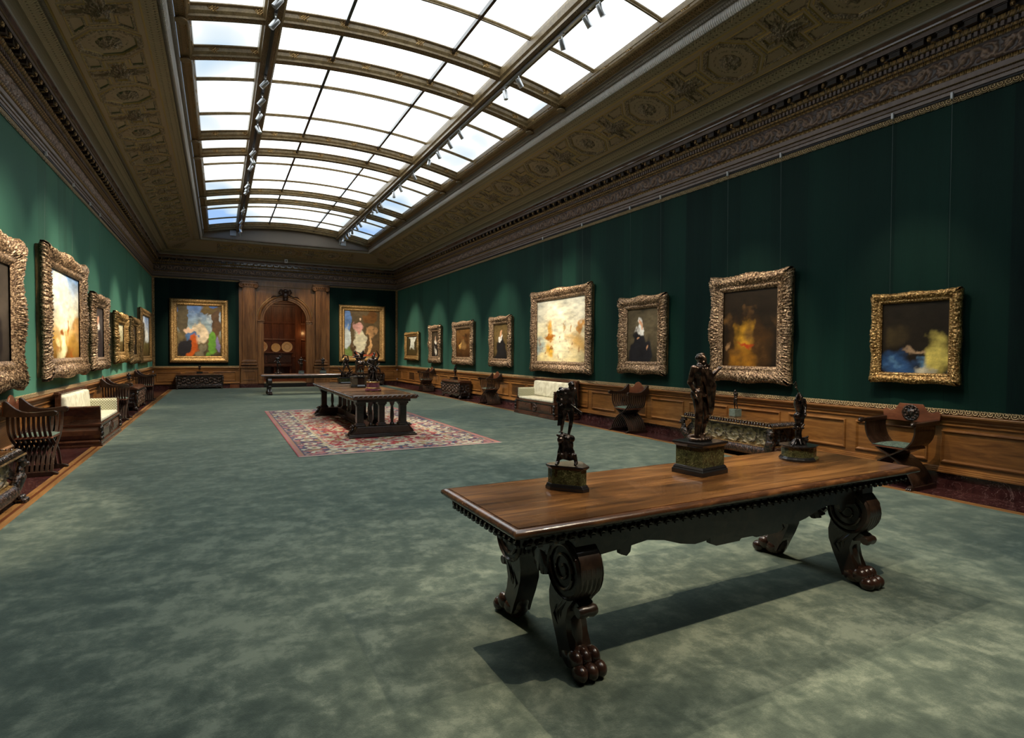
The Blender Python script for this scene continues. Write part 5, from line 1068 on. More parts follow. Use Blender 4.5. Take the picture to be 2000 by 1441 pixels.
def lion_leg_parts(parent, x, sy, s=1.0, yoff=0.0):
    pl = lion_leg(sy); t2 = 0.065
    mb = MB(); mb.prism([(sy * y, z) for y, z in pl], -t2, t2, 'x')
    # fluted drum of the volute
    an = np.linspace(0, 2 * PI, 28, endpoint=False); cy, cz, R = 0.305, 0.525, 0.155
    xs_ = np.linspace(-0.07, 0.07, 22); rr = R * (0.955 + 0.045 * np.abs(np.cos(xs_ / 0.14 * PI * 5)))
    mb.grid([[(xx, sy * (cy + r * math.cos(a)), cz + r * 1.06 * math.sin(a)) for a in an] for xx, r in zip(xs_, rr)], closev=True)
    for sx in (-1, 1):
        mb.lathe([(R, 0), (R * 0.93, 0.012), (R * 0.88, 0.0)], (sx * 0.07, sy * cy, cz), 28, axis='x', cap=True) if sx > 0 else mb.lathe([(R * 0.88, 0.0), (R * 0.93, -0.012), (R, 0)], (sx * 0.07, sy * cy, cz), 28, axis='x')
        sp = [(sx * 0.074, sy * (cy + (R * 0.9 - R * 0.8 * k / 40) * math.cos(0.6 + k * 0.36)), cz + (R * 0.9 - R * 0.8 * k / 40) * math.sin(0.6 + k * 0.36)) for k in range(41)]
        mb.tube(sp, np.linspace(0.012, 0.006, 41), 6)
        # leaf ridges running down the shank
        for k in range(3): mb.tube([(sx * 0.055, sy * (0.36 - 0.04 * k), 0.40), (sx * 0.062, sy * (0.27 - 0.03 * k), 0.30 - 0.02 * k), (sx * 0.05, sy * (0.29), 0.17 - 0.01 * k)], [0.006, 0.014, 0.004], 6)
    mb.cap((0, sy * 0.26, 0.32), 0.060, (0, sy * 0.315, 0.13), 0.052)
    # curled tuft below the volute
    mb.lathe([(0.026, -0.055), (0.034, -0.03), (0.028, 0), (0.034, 0.03), (0.026, 0.055)], (0, sy * 0.415, 0.335), 14, axis='x'); mb.prism([(sy * 0.32, 0.39), (sy * 0.40, 0.375), (sy * 0.44, 0.345), (sy * 0.33, 0.31)], -0.045, 0.045, 'x')
    lg = mb.build('leg', M['dark_wood'], parent, smooth=True, auto=40)
    mb = MB(); paw(mb, (0, sy * 0.335, 0), 1.28, PI / 2 * sy); pf = mb.build('paw_foot', M['paw_wood'], lg, smooth=True)
    lg.location = (x, yoff, 0); lg.scale = (s, s, s)
    return lg
M['paw_wood'] = wood('paw_wood', (0.014, 0.007, 0.005), (0.032, 0.014, 0.009), (0.065, 0.028, 0.017), (4, 4, 4), 0.26, 6.0, 0.4)
def trestle(parent, x, yoff=0.0, s=1.0):
    for sy in (-1, 1): lion_leg_parts(parent, x, sy, s, yoff)
    mb = MB(); mb.prism([(-0.12, 0.69), (0.12, 0.69), (0.12, 0.60), (0.07, 0.535), (-0.07, 0.535), (-0.12, 0.60)], -0.04, 0.04, 'x')
    for k in range(7): a = math.radians(-90 + (k - 3) * 24); mb.tube([(0, 0, 0.54), (0.0, 0.06 * math.cos(a), 0.50 + 0.05 * math.sin(a)), (0.0, 0.10 * math.cos(a), 0.50 + 0.115 * math.sin(a))], [0.03, 0.032, 0.022], 7)
    for q in (-1, 1): mb.ball((0, q * 0.085, 0.545), (0.05, 0.035, 0.035), 10)
    o = mb.build('shell_pendant', M['dark_wood'], parent, smooth=True, auto=40); o.location = (x, yoff, 0); o.scale = (s, s, s)
    mb = MB(); mb.box(-0.06, 0.06, -0.40, 0.40, 0.665, 0.715); o = mb.build('bearer', M['dark_wood'], parent); o.location = (x, yoff, 0); o.scale = (s, s, s)
# near table
T1 = empty('library_table', (2.885, 2.775, 0.014), math.radians(0.7)); tag(T1, 'long walnut table on lion-paw legs with three bronzes, nearest the camera', 'table')
HX, HY = 1.695, 0.475
mb = MB(); mb.fixn = True; moulded_top(mb, -HX + 0.03, HX - 0.03, -HY + 0.03, HY - 0.03, 0.818, [(-0.010, 0.0), (-0.010, -0.04)])
tb = mb.build('table_top', M['table_top'], T1)
mb = MB(); mb.fixn = False; lp = [(-0.010, -0.003), (0.0, -0.0015), (0.015, -0.004), (0.028, -0.014), (0.032, -0.026), (0.026, -0.038), (0.008, -0.045), (-0.02, -0.045)]
nseg = 60; rg = np.random.RandomState(2); Pr = []
for (ax, ay, bx, by) in ((-1, -1, 1, -1), (1, -1, 1, 1), (1, 1, -1, 1), (-1, 1, -1, -1)):
    for k in range(nseg):
        t = k / nseg; wv = (rg.rand(8) - 0.5) * 0.0016; Pr.append([((ax + (bx - ax) * t) * (HX - 0.03 + o + wv[i]), (ay + (by - ay) * t) * (HY - 0.03 + o + wv[i]), 0.818 + z) for i, (o, z) in enumerate(lp)])
mb.grid(Pr, closeu=True); mb.build('moulded_rim', M['rim_wood'], tb, smooth=True, auto=50)
mb = MB(); moulded_top(mb, -HX + 0.06, HX - 0.06, -HY + 0.06, HY - 0.06, 0.773, [(0.02, 0.0), (0.02, -0.008), (0.0, -0.018), (0.0, -0.058), (-0.03, -0.066), (-0.03, -0.072)])
fr = mb.build('frieze', M['dark_wood'], T1)
mb = MB(); mb.fixn = False     # carved guilloche along the frieze
for sy in (-1, 1):
    for k in range(52):
        x = -HX + 0.10 + k * (2 * HX - 0.2) / 51; y = sy * (HY - 0.052); mb.tube([(x - 0.022, y, 0.722), (x - 0.008, y, 0.738), (x + 0.010, y, 0.732), (x + 0.024, y, 0.750)], [0.006, 0.010, 0.010, 0.005], 6); mb.box(x - 0.014, x + 0.014, y - 0.006, y + 0.006, 0.708, 0.722)
for sx in (-1, 1):
    for k in range(15):
        y = -HY + 0.09 + k * (2 * HY - 0.18) / 14; x = sx * (HX - 0.052); mb.tube([(x, y - 0.022, 0.722), (x, y - 0.008, 0.738), (x, y + 0.010, 0.732), (x, y + 0.024, 0.750)], [0.006, 0.010, 0.010, 0.005], 6); mb.box(x - 0.006, x + 0.006, y - 0.014, y + 0.014, 0.708, 0.722)
mb.build('carved_border', M['dark_wood'], fr, smooth=True, auto=40)
def apron(L, h0):
    pts = [(-L, 0.0)]; f = [(-1.0, 0.10), (-0.80, 0.085), (-0.795, 0.11), (-0.765, 0.12), (-0.745, 0.105), (-0.74, 0.08), (-0.65, 0.07), (-0.55, 0.085), (-0.45, 0.115), (-0.36, 0.13), (-0.29, 0.125), (-0.26, 0.115), (-0.255, 0.145), (-0.22, 0.158), (-0.06, 0.158), (-0.05, 0.148), (0.05, 0.148), (0.06, 0.158), (0.22, 0.158), (0.255, 0.145), (0.26, 0.115), (0.29, 0.125), (0.36, 0.13), (0.45, 0.115), (0.55, 0.085), (0.65, 0.07), (0.74, 0.08), (0.745, 0.105), (0.765, 0.12), (0.795, 0.11), (0.80, 0.085), (1.0, 0.10)]
    return [(-L, h0)] + [(x * L, h0 - z * 1.3) for x, z in f] + [(L, h0)]
for sy in (-1, 1): mb = MB(); mb.prism(apron(1.24, 0.705), sy * 0.34 - 0.018, sy * 0.34 + 0.018, 'y'); mb.build('apron', M['dark_wood'], T1)
trestle(T1, -1.25); trestle(T1, 1.17)
# far table, same family, lower
T2 = empty('library_table', (3.02, 23.4, 0.014)); tag(T2, 'long narrow table on lion-paw legs standing in front of the doorway', 'table')
mb = MB(); moulded_top(mb, -1.62, 1.62, -0.40, 0.40, 0.772, [(-0.01, 0.0), (0.0, -0.002), (0.03, -0.02), (0.045, -0.045), (0.03, -0.07), (0.0, -0.08)]); mb.build('table_top', M['walnut'], T2)
trestle(T2, -1.36, 0, 0.965); trestle(T2, 1.36, 0, 0.965)
mb = MB(); mb.box(-1.36, 1.36, -0.02, 0.02, 0.60, 0.69); mb.build('stretcher', M['dark_wood'], T2)
# middle table on columns
RZ = 0.022
T3 = empty('column_table', (2.80, 13.1, RZ + 0.002)); tag(T3, 'massive dark table on column trestles standing on the red rug with three bronze groups', 'table')
mb = MB(); moulded_top(mb, -0.60, 0.60, -2.42, 2.42, 0.815, [(-0.01, 0.0), (0.0, -0.003), (0.025, -0.010), (0.03, -0.035), (0.018, -0.055), (0.022, -0.07), (0.0, -0.085)]); tt = mb.build('table_top', M['table_top'], T3)
mb = MB(); mb.fixn = False
for k in range(46): y = -2.42 + k * 4.84 / 45; [mb.tube([(s * 0.633, y - 0.03, 0.77), (s * 0.64, y, 0.79), (s * 0.633, y + 0.03, 0.80)], 0.010, 6) for s in (-1, 1)]
for k in range(14): x = -0.59 + k * 1.18 / 13; [mb.tube([(x - 0.03, s * 2.453, 0.77), (x, s * 2.46, 0.79), (x + 0.03, s * 2.453, 0.80)], 0.010, 6) for s in (-1, 1)]
mb.build('gadroon_edge', M['dark_wood'], tt, smooth=True)
mb = MB(); mb.box(-0.52, 0.52, -2.32, 2.32, 0.67, 0.73); mb.build('frieze', M['dark_wood'], T3, bevel=0.01)
def column(parent, x, y, w, z0=0.20, z1=0.67):
    mb = MB(); h = w / 2
    mb.box(x - h - 0.03, x + h + 0.03, y - h - 0.03, y + h + 0.03, z0, z0 + 0.035); mb.box(x - h - 0.015, x + h + 0.015, y - h - 0.015, y + h + 0.015, z0 + 0.035, z0 + 0.06)
    mb.box(x - h, x + h, y - h, y + h, z0 + 0.06, z1 - 0.07); mb.box(x - h - 0.012, x + h + 0.012, y - h - 0.012, y + h + 0.012, z1 - 0.08, z1 - 0.05); mb.box(x - h - 0.03, x + h + 0.03, y - h - 0.03, y + h + 0.03, z1 - 0.05, z1)
    return mb.build('column', M['dark_wood'], parent, bevel=0.006)
def baluster(parent, x, y, z0=0.20, z1=0.67):
    mb = MB(); H_ = z1 - z0; mb.lathe([(0.045, z0), (0.045, z0 + 0.03), (0.03, z0 + 0.05), (0.026, z0 + 0.08), (0.040, z0 + 0.16), (0.036, z0 + 0.24), (0.026, z1 - 0.10), (0.032, z1 - 0.08), (0.045, z1 - 0.05), (0.055, z1)], (x, y, 0), 12); return mb.build('baluster', M['dark_wood'], parent, smooth=True, auto=40)
for sy in (-1, 1):
    y = sy * 2.10
    mb = MB(); mb.box(-0.66, 0.66, y - 0.20, y + 0.20, 0.0, 0.035); mb.box(-0.63, 0.63, y - 0.18, y + 0.18, 0.035, 0.06); mb.prism([(-0.60, 0.06), (0.60, 0.06), (0.53, 0.12), (0.49, 0.20), (-0.49, 0.20), (-0.53, 0.12)], y - 0.15, y + 0.15, 'y'); bs = mb.build('trestle_base', M['dark_wood'], T3, bevel=0.008)
    for sx in (-1, 1): mb = MB(); mb.cap((sx * 0.62, y, 0.06), 0.035, (sx * 0.55, y, 0.15), 0.03); mb.ball((sx * 0.545, y, 0.20), (0.045, 0.05, 0.04), 10); mb.ball((sx * 0.585, y, 0.19), (0.025, 0.03, 0.02), 8); mb.build('lion_figure', M['paw_wood'], bs, smooth=True)
    for x in (-0.42, 0.0, 0.42): column(T3, x, y, 0.13 if x else 0.11)
    for x in (-0.21, 0.21): baluster(T3, x, y)
mb = MB(); mb.box(-0.14, 0.14, -1.95, 1.95, 0.0, 0.05); mb.box(-0.10, 0.10, -1.95, 1.95, 0.05, 0.20); mb.build('centre_sill', M['dark_wood'], T3, bevel=0.01)
for k in range(7): y = -1.62 + k * 0.54; (column(T3, 0, y, 0.10) if k % 2 == 0 else baluster(T3, 0, y))

# ================================================================== RUG
def rug():
    W_, L_ = 3.5, 7.6; res = 0.022; nu, nv = int(W_ / res), int(L_ / res); sh = (nv, nu)
    y = np.linspace(-L_ / 2, L_ / 2, nv)[:, None] * np.ones((1, nu)); x = np.linspace(-W_ / 2, W_ / 2, nu)[None, :] * np.ones((nv, 1))
    d = np.minimum(W_ / 2 - np.abs(x), L_ / 2 - np.abs(y)); C_ = np.zeros((nv, nu, 3))
    red, navy, iv, pink, tan = lin((158, 70, 74)), lin((86, 88, 106)), lin((196, 188, 164)), lin((172, 122, 118)), lin((160, 134, 96))
    def put(m, c): C_[m] = c
    put(d > -1, red)
    sy = 0.5 * W_ - np.abs(x) < 0.5 * L_ - np.abs(y); al = np.where(sy, y, x)     # coordinate along the border
    n1 = fbm(sh, (60, 28), 5, 3); n2 = fbm(sh, (90, 40), 9, 3); n3 = fbm(sh, (40, 18), 15, 3)
    # field: big curling leaves and palmettes
    f = d > 0.62; put(f & (n1 > 0.60), iv); put(f & (n1 < 0.36), iv); put(f & (n2 > 0.66), tan); put(f & (n3 > 0.72), navy); put(f & (n2 < 0.34), pink)
    gx = np.sin(x * 2 * PI / 0.9) * np.sin(y * 2 * PI / 1.1); put(f & (np.abs(gx) > 0.90), iv); put(f & (np.abs(gx) > 0.97), navy)
    b = (d > 0.13) & (d <= 0.56); put(b, navy); dm = (d - 0.345); per = 0.46; a = (np.mod(al, per) - per / 2)
    m1 = (a / 0.17) ** 2 + (dm / 0.13) ** 2; alt = np.floor(al / per) % 2 == 0
    put(b & (n2 > 0.60), tan); put(b & (n1 < 0.38), iv); put(b & (n1 > 0.62), pink); put(b & (m1 < 1.15), red); put(b & (m1 < 0.95), navy); put(b & (m1 < 0.72), iv); put(b & (m1 < 0.16) & alt, red); put(b & (m1 < 0.16) & ~alt, tan); put(b & (m1 < 0.05), navy)
    put((d > 0.56) & (d <= 0.62), iv); put((d > 0.575) & (d < 0.605) & (np.sin(al * 60) > 0), tan)
    put((d > 0.02) & (d <= 0.13), pink); put((d > 0.055) & (d <= 0.10), pink); put((d > 0.055) & (d <= 0.10) & (np.sin(al * 70) > 0.3), tan); put((d > 0.10) & (d <= 0.115), navy)
    put((L_ / 2 - np.abs(y)) < 0.03, lin((205, 200, 190)))
    C_ *= (0.8 + 0.35 * fbm(sh, (20, 10), 33, 3))[..., None]
    P = np.stack([x, y, np.full_like(x, 0.008)], 2); mb = MB(); mb.fixn = False; mb.grid(P, col=C_)
    o = mb.build('patterned_rug', M['rug_wool'], None, col=True); o.location = (2.82, 13.05, 0.014)
    return tag(o, 'red and ivory patterned rug with navy medallion border lying under the column table', 'rug')
rug()
# small camera box on the end cornice
mb = MB(); mb.box(2.66, 2.80, YE - 0.56, YE - 0.44, 5.70, 5.87); o = tag(mb.build('security_camera', M['white_plastic'], bevel=0.01), 'small white camera box fixed to the cornice above the doorway', 'camera')
mb = MB(); mb.lathe([(0.03, 0.0), (0.03, -0.01), (0.02, -0.012)], (2.73, YE - 0.56, 5.785), 14, axis='y'); mb.build('lens', M['black_metal'], o)

# ================================================================== BRONZES
# joints in units of the body height: x to the right, y towards the back of the body, z up
JD = dict(head=(0, -0.01, 0.935), neck=(0, 0, 0.865), chest=(0, 0.0, 0.76), waist=(0, 0, 0.64), pel=(0, 0, 0.555), sl=(-0.115, 0, 0.825), sr=(0.115, 0, 0.825), el=(-0.15, 0.02, 0.655), er=(0.15, 0.02, 0.655), wl=(-0.155, -0.05, 0.515), wr=(0.155, -0.05, 0.515),
          hl=(-0.055, 0, 0.52), hr=(0.055, 0, 0.52), kl=(-0.065, -0.02, 0.285), kr=(0.065, -0.02, 0.285), al=(-0.06, 0.02, 0.05), ar=(0.06, 0.02, 0.05))
def body(mb, H, org, J=None, hair=0.0, beard=False, fingers=True, rz=0.0, faces=-1):
    q = dict(JD); q.update(J or {}); R = Matrix.Rotation(rz, 3, 'Z')
    def P(k): v = R @ Vector(q[k] if isinstance(k, str) else k); return (org[0] + v.x * H, org[1] + v.y * H, org[2] + v.z * H)
    def C(a, ra, b, rb): g = 1.22 if ra > 0.012 else 1.05; mb.cap(P(a), ra * H * g, P(b), rb * H * g, 10)
    hd, ck, wa, pe = (Vector(q[k]) for k in ('head', 'chest', 'waist', 'pel'))
    mb.ball(P('head'), (0.048 * H, 0.058 * H, 0.066 * H), 14, rot=Matrix.Rotation(rz, 4, 'Z'))
    f = Vector((0, faces, 0)); mb.ball(P(hd + f * 0.045 + Vector((0, 0, -0.028))), (0.030 * H, 0.026 * H, 0.036 * H), 10)          # jaw and face
    C(hd + f * 0.056 + Vector((0, 0, 0.008)), 0.007, hd + f * 0.068 + Vector((0, 0, -0.012)), 0.010)                                # nose
    C(hd + f * 0.052 + Vector((-0.024, 0, 0.016)), 0.008, hd + f * 0.052 + Vector((0.024, 0, 0.016)), 0.008)                       # brow
    for s in (-1, 1): mb.ball(P(hd + Vector((s * 0.049, 0.004, -0.006))), 0.012 * H, 6)                                              # ears
    if hair:
        for k in range(16): a = k * 0.83; mb.ball(P(hd + Vector((0.042 * math.cos(a) * (1 - k / 26), 0.022 - f.y * 0.0 + 0.042 * math.sin(a) * (1 - k / 26), 0.015 + 0.035 * k / 12))), (0.021 + 0.006 * hair) * H, 6)
        if hair > 1:
            for k in range(10): mb.ball(P(hd + Vector((0.03 * math.sin(k * 2.1), -f.y * (0.03 + 0.01 * math.cos(k * 3)), -0.01 - 0.011 * k))), 0.022 * H, 6)
    if beard:
        for k in range(7): mb.ball(P(hd + f * 0.055 + Vector((0.014 * math.sin(k * 2.4), 0, -0.045 - 0.010 * k))), 0.018 * H, 6)
    C('neck', 0.030, hd + Vector((0, 0, -0.03)), 0.032); C('neck', 0.034, 'chest', 0.06)
    C(Vector(q['sl']) * 0.55 + ck * 0.45, 0.062, Vector(q['sr']) * 0.55 + ck * 0.45, 0.062); C(Vector((-0.045, 0, 0)) + ck, 0.066, Vector((-0.03, 0, 0)) + wa, 0.052); C(Vector((0.045, 0, 0)) + ck, 0.066, Vector((0.03, 0, 0)) + wa, 0.052)
    C('waist', 0.060, 'pel', 0.066); C('hl', 0.066, 'hr', 0.066)
    for s in (-1, 1): mb.ball(P(pe + Vector((s * 0.038, -f.y * 0.032, -0.035))), (0.044 * H, 0.040 * H, 0.048 * H), 10)              # seat
    for s, a, e, w in ((-1, 'sl', 'el', 'wl'), (1, 'sr', 'er', 'wr')):
        C(a, 0.039, e, 0.027); C(e, 0.028, w, 0.017); mb.ball(P(a), 0.045 * H, 8)
        d = (Vector(q[w]) - Vector(q[e])).normalized(); W_ = Vector(q[w]); side = d.cross(Vector((0, 0, 1)))
        if side.length < 0.1: side = Vector((1, 0, 0))
        side.normalize(); C(W_, 0.018, W_ + d * 0.04, 0.021)
        if fingers:
            for k in range(4): o = side * (0.015 * (k - 1.5)); L = 0.045 - 0.005 * abs(k - 1.3); C(W_ + d * 0.045 + o, 0.0085, W_ + d * (0.045 + L * 0.6) + o + Vector((0, 0, -0.006)), 0.008); C(W_ + d * (0.045 + L * 0.6) + o + Vector((0, 0, -0.006)), 0.008, W_ + d * (0.045 + L) + o + Vector((0, 0, -0.018)), 0.0065)
            C(W_ + d * 0.015 + side * 0.018, 0.009, W_ + d * 0.05 + side * 0.040, 0.0075)
    for h, k, a in (('hl', 'kl', 'al'), ('hr', 'kr', 'ar')):
        C(h, 0.062, k, 0.036); C(k, 0.036, a, 0.019); K, A = Vector(q[k]), Vector(q[a]); m_ = K * 0.68 + A * 0.32 + Vector((0, -f.y * 0.016, 0)); mb.ball(P(m_), (0.032 * H, 0.034 * H, 0.055 * H), 8)
        C(A + Vector((0, -f.y * 0.018, -0.028)), 0.020, A + f * 0.085 + Vector((0, 0, -0.036)), 0.015)
        for t in range(4): C(A + f * 0.08 + Vector((0.010 * (t - 1.5), 0, -0.038)), 0.008, A + f * 0.105 + Vector((0.012 * (t - 1.5), 0, -0.042)), 0.006)
def bronze(mb, parent, name='figure', material=None, vox=0.004, sm=2):
    o = mb.build(name, material or M['bronze'], parent, smooth=True)
    r = o.modifiers.new('remesh', 'REMESH'); r.mode = 'VOXEL'; r.voxel_size = vox; r.use_smooth_shade = True
    s = o.modifiers.new('smooth', 'SMOOTH'); s.factor = 0.5; s.iterations = sm
    return o
def drape(mb, pts, rad, folds=5, amp=0.2):
    # a hanging cloth: bundle of tapering ridges along a line
    pts = [np.array(p, float) for p in pts]
    for k in range(folds):
        off = (k - (folds - 1) / 2) * rad * 1.1
        for a, b, i in zip(pts[:-1], pts[1:], range(99)):
            o1 = np.array([off, rad * 0.4 * math.sin(k * 2.2), 0]); mb.cap(a + o1, rad * (0.55 + amp * math.sin(k + i)), b + o1 * 1.15, rad * (0.55 + amp * math.sin(k + i + 1)), 8)
def plinth_poly(poly, z0, h, parent, stone, cap_m, flare=0.025):
    def off(k): return [(x * k, y * k) for x, y in poly]
    R = max(math.hypot(x, y) for x, y in poly); e = lambda d: 1 + d / R
    mb = MB(); 
    for (d0, d1, a, b) in ((flare, flare, 0, 0.13), (flare, flare * 0.55, 0.13, 0.19), (flare * 0.75, flare * 0.2, 0.19, 0.26)):
        p0, p1 = off(e(d0)), off(e(d1)); n = len(poly); mb.add([(x, y, z0 + a * h) for x, y in p0] + [(x, y, z0 + b * h) for x, y in p1], [tuple(range(n))[::-1], tuple(range(n, 2 * n))] + [(i, (i + 1) % n, n + (i + 1) % n, n + i) for i in range(n)])
    mb.build('base', cap_m, parent, bevel=0.0015)
    mb = MB(); mb.prism(poly, z0 + 0.25 * h, z0 + 0.86 * h); mb.build('stone_block', stone, parent)
    mb = MB()
    for (d0, d1, a, b) in ((0.0, flare * 0.8, 0.84, 0.93), (flare * 0.95, flare * 0.95, 0.93, 1.0)):
        p0, p1 = off(e(d0)), off(e(d1)); n = len(poly); mb.add([(x, y, z0 + a * h) for x, y in p0] + [(x, y, z0 + b * h) for x, y in p1], [tuple(range(n))[::-1], tuple(range(n, 2 * n))] + [(i, (i + 1) % n, n + (i + 1) % n, n + i) for i in range(n)])
    mb.build('cap', cap_m, parent, bevel=0.0015)
TZ = 0.014 + 0.818 + 0.0005
def rectp(w, d): return [(-w / 2, -d / 2), (w / 2, -d / 2), (w / 2, d / 2), (-w / 2, d / 2)]
# 1: nude figure seen from behind, standing over a crouching one hung with a hide
s = empty('bronze_statuette', (1.845, 2.865, TZ), math.radians(-12)); tag(s, 'dark bronze figure seen from behind, standing on a hide-hung stump, left end of near table', 'statuette')
plinth_poly([(-0.095, 0.055), (-0.085, 0.01), (0.055, -0.10), (0.10, -0.075), (0.115, 0.07), (0.07, 0.10), (-0.06, 0.085)], 0, 0.150, s, M['green_marble'], M['black_stone'], 0.02)
mb = MB(); rnd = random.Random(5); z0 = 0.150
an = np.linspace(0, 2 * PI, 40, endpoint=False); zz_ = np.linspace(0, 1, 14)
mb.grid([[((0.060 - 0.030 * t ** 0.7 + 0.0045 * math.sin(9 * a + 4 * t) + 0.003 * math.sin(17 * a - 9 * t)) * math.cos(a) + 0.006 - 0.02 * t, (0.042 - 0.016 * t + 0.004 * math.sin(9 * a + 4 * t)) * math.sin(a), z0 + 0.035 + 0.006 * math.sin(5 * a) * (1 - t) + 0.135 * t) for a in an] for t in zz_], closev=True)
mb.f += [tuple(range(mb.n - 40, mb.n)), tuple(range(mb.n - 560, mb.n - 520))[::-1]]; mb.mi += [0, 0]
for k in range(26): a = rnd.uniform(0, 6.28); t = rnd.random(); mb.cap(((0.056 - 0.028 * t) * math.cos(a), (0.04 - 0.015 * t) * math.sin(a), z0 + 0.05 + 0.12 * t), 0.007, ((0.060 - 0.028 * t) * math.cos(a + .2), (0.042 - 0.015 * t) * math.sin(a + .2), z0 + 0.03 + 0.12 * t), 0.003, 6)
mb.cap((-0.02, 0, z0 + 0.17), 0.026, (0.03, 0, z0 + 0.155), 0.024)
for x, y in ((-0.055, 0.0), (0.05, -0.035)): mb.cap((x * 0.8, y, z0 + 0.06), 0.014, (x, y, z0 + 0.016), 0.012); mb.cap((x, y, z0 + 0.014), 0.013, (x - 0.018, y - 0.03, z0 + 0.010), 0.009)
mb.cap((-0.04, -0.02, z0 + 0.17), 0.012, (-0.07, -0.03, z0 + 0.185), 0.006); mb.ball((-0.045, -0.02, z0 + 0.155), 0.022, 8)
bronze(mb, s, 'hide_stump', M['bronze_dark'], 0.003, 1)
mb = MB(); body(mb, 0.345, (0.008, 0, z0 + 0.165), dict(head=(0.045, -0.055, 0.895), neck=(0.03, -0.02, 0.85), chest=(0.01, 0, 0.76), al=(-0.115, 0, 0.12), kl=(-0.10, -0.03, 0.33), ar=(0.015, 0.0, 0.03), kr=(0.06, -0.015, 0.29), hr=(0.05, 0, 0.52), el=(-0.17, -0.02, 0.70), wl=(-0.16, -0.09, 0.60), er=(0.155, 0.02, 0.65), wr=(0.15, -0.02, 0.51)), hair=1.0, faces=1)
for k in range(14): mb.ball((0.008 + 0.345 * (-0.14 + 0.05 * math.sin(k * 1.7)), -0.02 + 0.01 * math.cos(k * 2), z0 + 0.165 + 0.345 * (0.60 + 0.018 * k)), 0.018, 6)
drape(mb, [(-0.045, -0.01, z0 + 0.39), (-0.040, -0.01, z0 + 0.31), (-0.040, -0.005, z0 + 0.24)], 0.008, 4)
mb.cap((0.02, -0.02, z0 + 0.36), 0.007, (0.075, -0.045, z0 + 0.315), 0.009); bronze(mb, s, 'figure', M['bronze_dark'], 0.003, 1)
# 2: robed figure with long hair, right arm held out
s = empty('bronze_statuette', (2.955, 2.885, TZ), math.radians(9)); tag(s, 'bronze robed long-haired figure holding one arm out, in the middle of the near table', 'statuette')
plinth_poly(rectp(0.245, 0.215), 0, 0.222, s, M['green_marble'], M['black_stone'], 0.028)
mb = MB(); z0 = 0.222
for k in range(22): a = k * 2 * PI / 22; mb.ball((0.085 * math.cos(a), 0.055 * math.sin(a), z0 + 0.013), (0.018, 0.018, 0.014), 6)
mb.lathe([(0.08, z0), (0.078, z0 + 0.02), (0.03, z0 + 0.03)], (0, 0, 0), 16, sy=0.7); bronze(mb, s, 'rock_ground', M['bronze'])
H = 0.575; mb = MB(); body(mb, H, (-0.012, 0, z0 + 0.022), dict(head=(0.02, -0.012, 0.93), kr=(0.085, -0.03, 0.285), ar=(0.115, 0.03, 0.05), al=(-0.045, -0.01, 0.05), kl=(-0.055, -0.03, 0.29), er=(0.20, -0.02, 0.73), wr=(0.265, -0.05, 0.80), el=(-0.155, 0.03, 0.66), wl=(-0.125, -0.03, 0.535)), hair=2.0, beard=True, faces=1)
for k in range(6):   # mantle falling down the back in folds
    t = k / 5.0; x0 = -0.055 + 0.115 * t; x1 = 0.0 + 0.062 * t; x2 = 0.028 + 0.034 * t; w_ = 0.0085 + 0.003 * (k % 2)
    mb.cap((x0, -0.030 - 0.012 * math.sin(PI * t), z0 + 0.485 + 0.012 * math.sin(PI * t)), w_, (x1 * 0.6 + x0 * 0.4, -0.060 - 0.004 * (k % 2), z0 + 0.38), w_ * 1.25, 8)
    mb.cap((x1 * 0.6 + x0 * 0.4, -0.060 - 0.004 * (k % 2), z0 + 0.38), w_ * 1.25, (x2, -0.052, z0 + 0.20 + 0.02 * t), w_, 8)
mb.cap((0.045, -0.05, z0 + 0.22), 0.022, (0.05, -0.045, z0 + 0.185), 0.014, 8)
for k in range(5): x = -0.066 + 0.014 * k; mb.cap((x, -0.022 + 0.008 * (k % 2), z0 + 0.32), 0.0125, (x * 0.85 - 0.012, -0.012 + 0.006 * (k % 2), z0 + 0.045), 0.011, 8)
mb.cap((-0.068, -0.02, z0 + 0.495), 0.017, (0.035, -0.03, z0 + 0.515), 0.014); mb.cap((-0.085, -0.02, z0 + 0.335), 0.012, (0.03, -0.045, z0 + 0.30), 0.013); bronze(mb, s, 'figure', M['bronze'], 0.003, 1)
# 3: leaning figure with a trident, stump and sea beast
s = empty('bronze_statuette', (4.025, 2.91, TZ), 0); tag(s, 'bronze leaning figure with trident, stump and sea beast, right end of near table', 'statuette')
half = [(0.12 * math.cos(t) - 0.005, 0.115 * math.sin(t)) for t in np.linspace(PI * 0.62, PI * 1.42, 9)]; plinth_poly(half + [(0.02, -0.115), (0.115, -0.075), (0.125, 0.05), (0.06, 0.11)], 0, 0.118, s, M['green_marble'], M['black_stone'], 0.022)
z0 = 0.118; mb = MB()
mb.cap((0.0, 0, z0 + 0.02), 0.034, (0.0, 0, z0 + 0.13), 0.018); rnd = random.Random(8)
for k in range(9): a = k * 0.7; mb.cap((0.02 * math.cos(a), 0.02 * math.sin(a), z0 + 0.04), 0.012, (0.058 * math.cos(a), 0.05 * math.sin(a), z0 + 0.006), 0.007)
for k in range(10): a = k * 1.9; mb.cap((0.01 * math.cos(a), 0.01 * math.sin(a), z0 + 0.12), 0.008, (0.045 * math.cos(a), 0.03 * math.sin(a), z0 + 0.145 + 0.02 * math.sin(k * 3)), 0.009)
pts = [(-0.02, -0.01, z0 + 0.03), (-0.055, -0.02, z0 + 0.045), (-0.085, -0.03, z0 + 0.03), (-0.115, -0.035, z0 + 0.004)]
for a, b, r in zip(pts[:-1], pts[1:], (0.016, 0.013, 0.009)): mb.cap(a, r, b, r * 0.7)
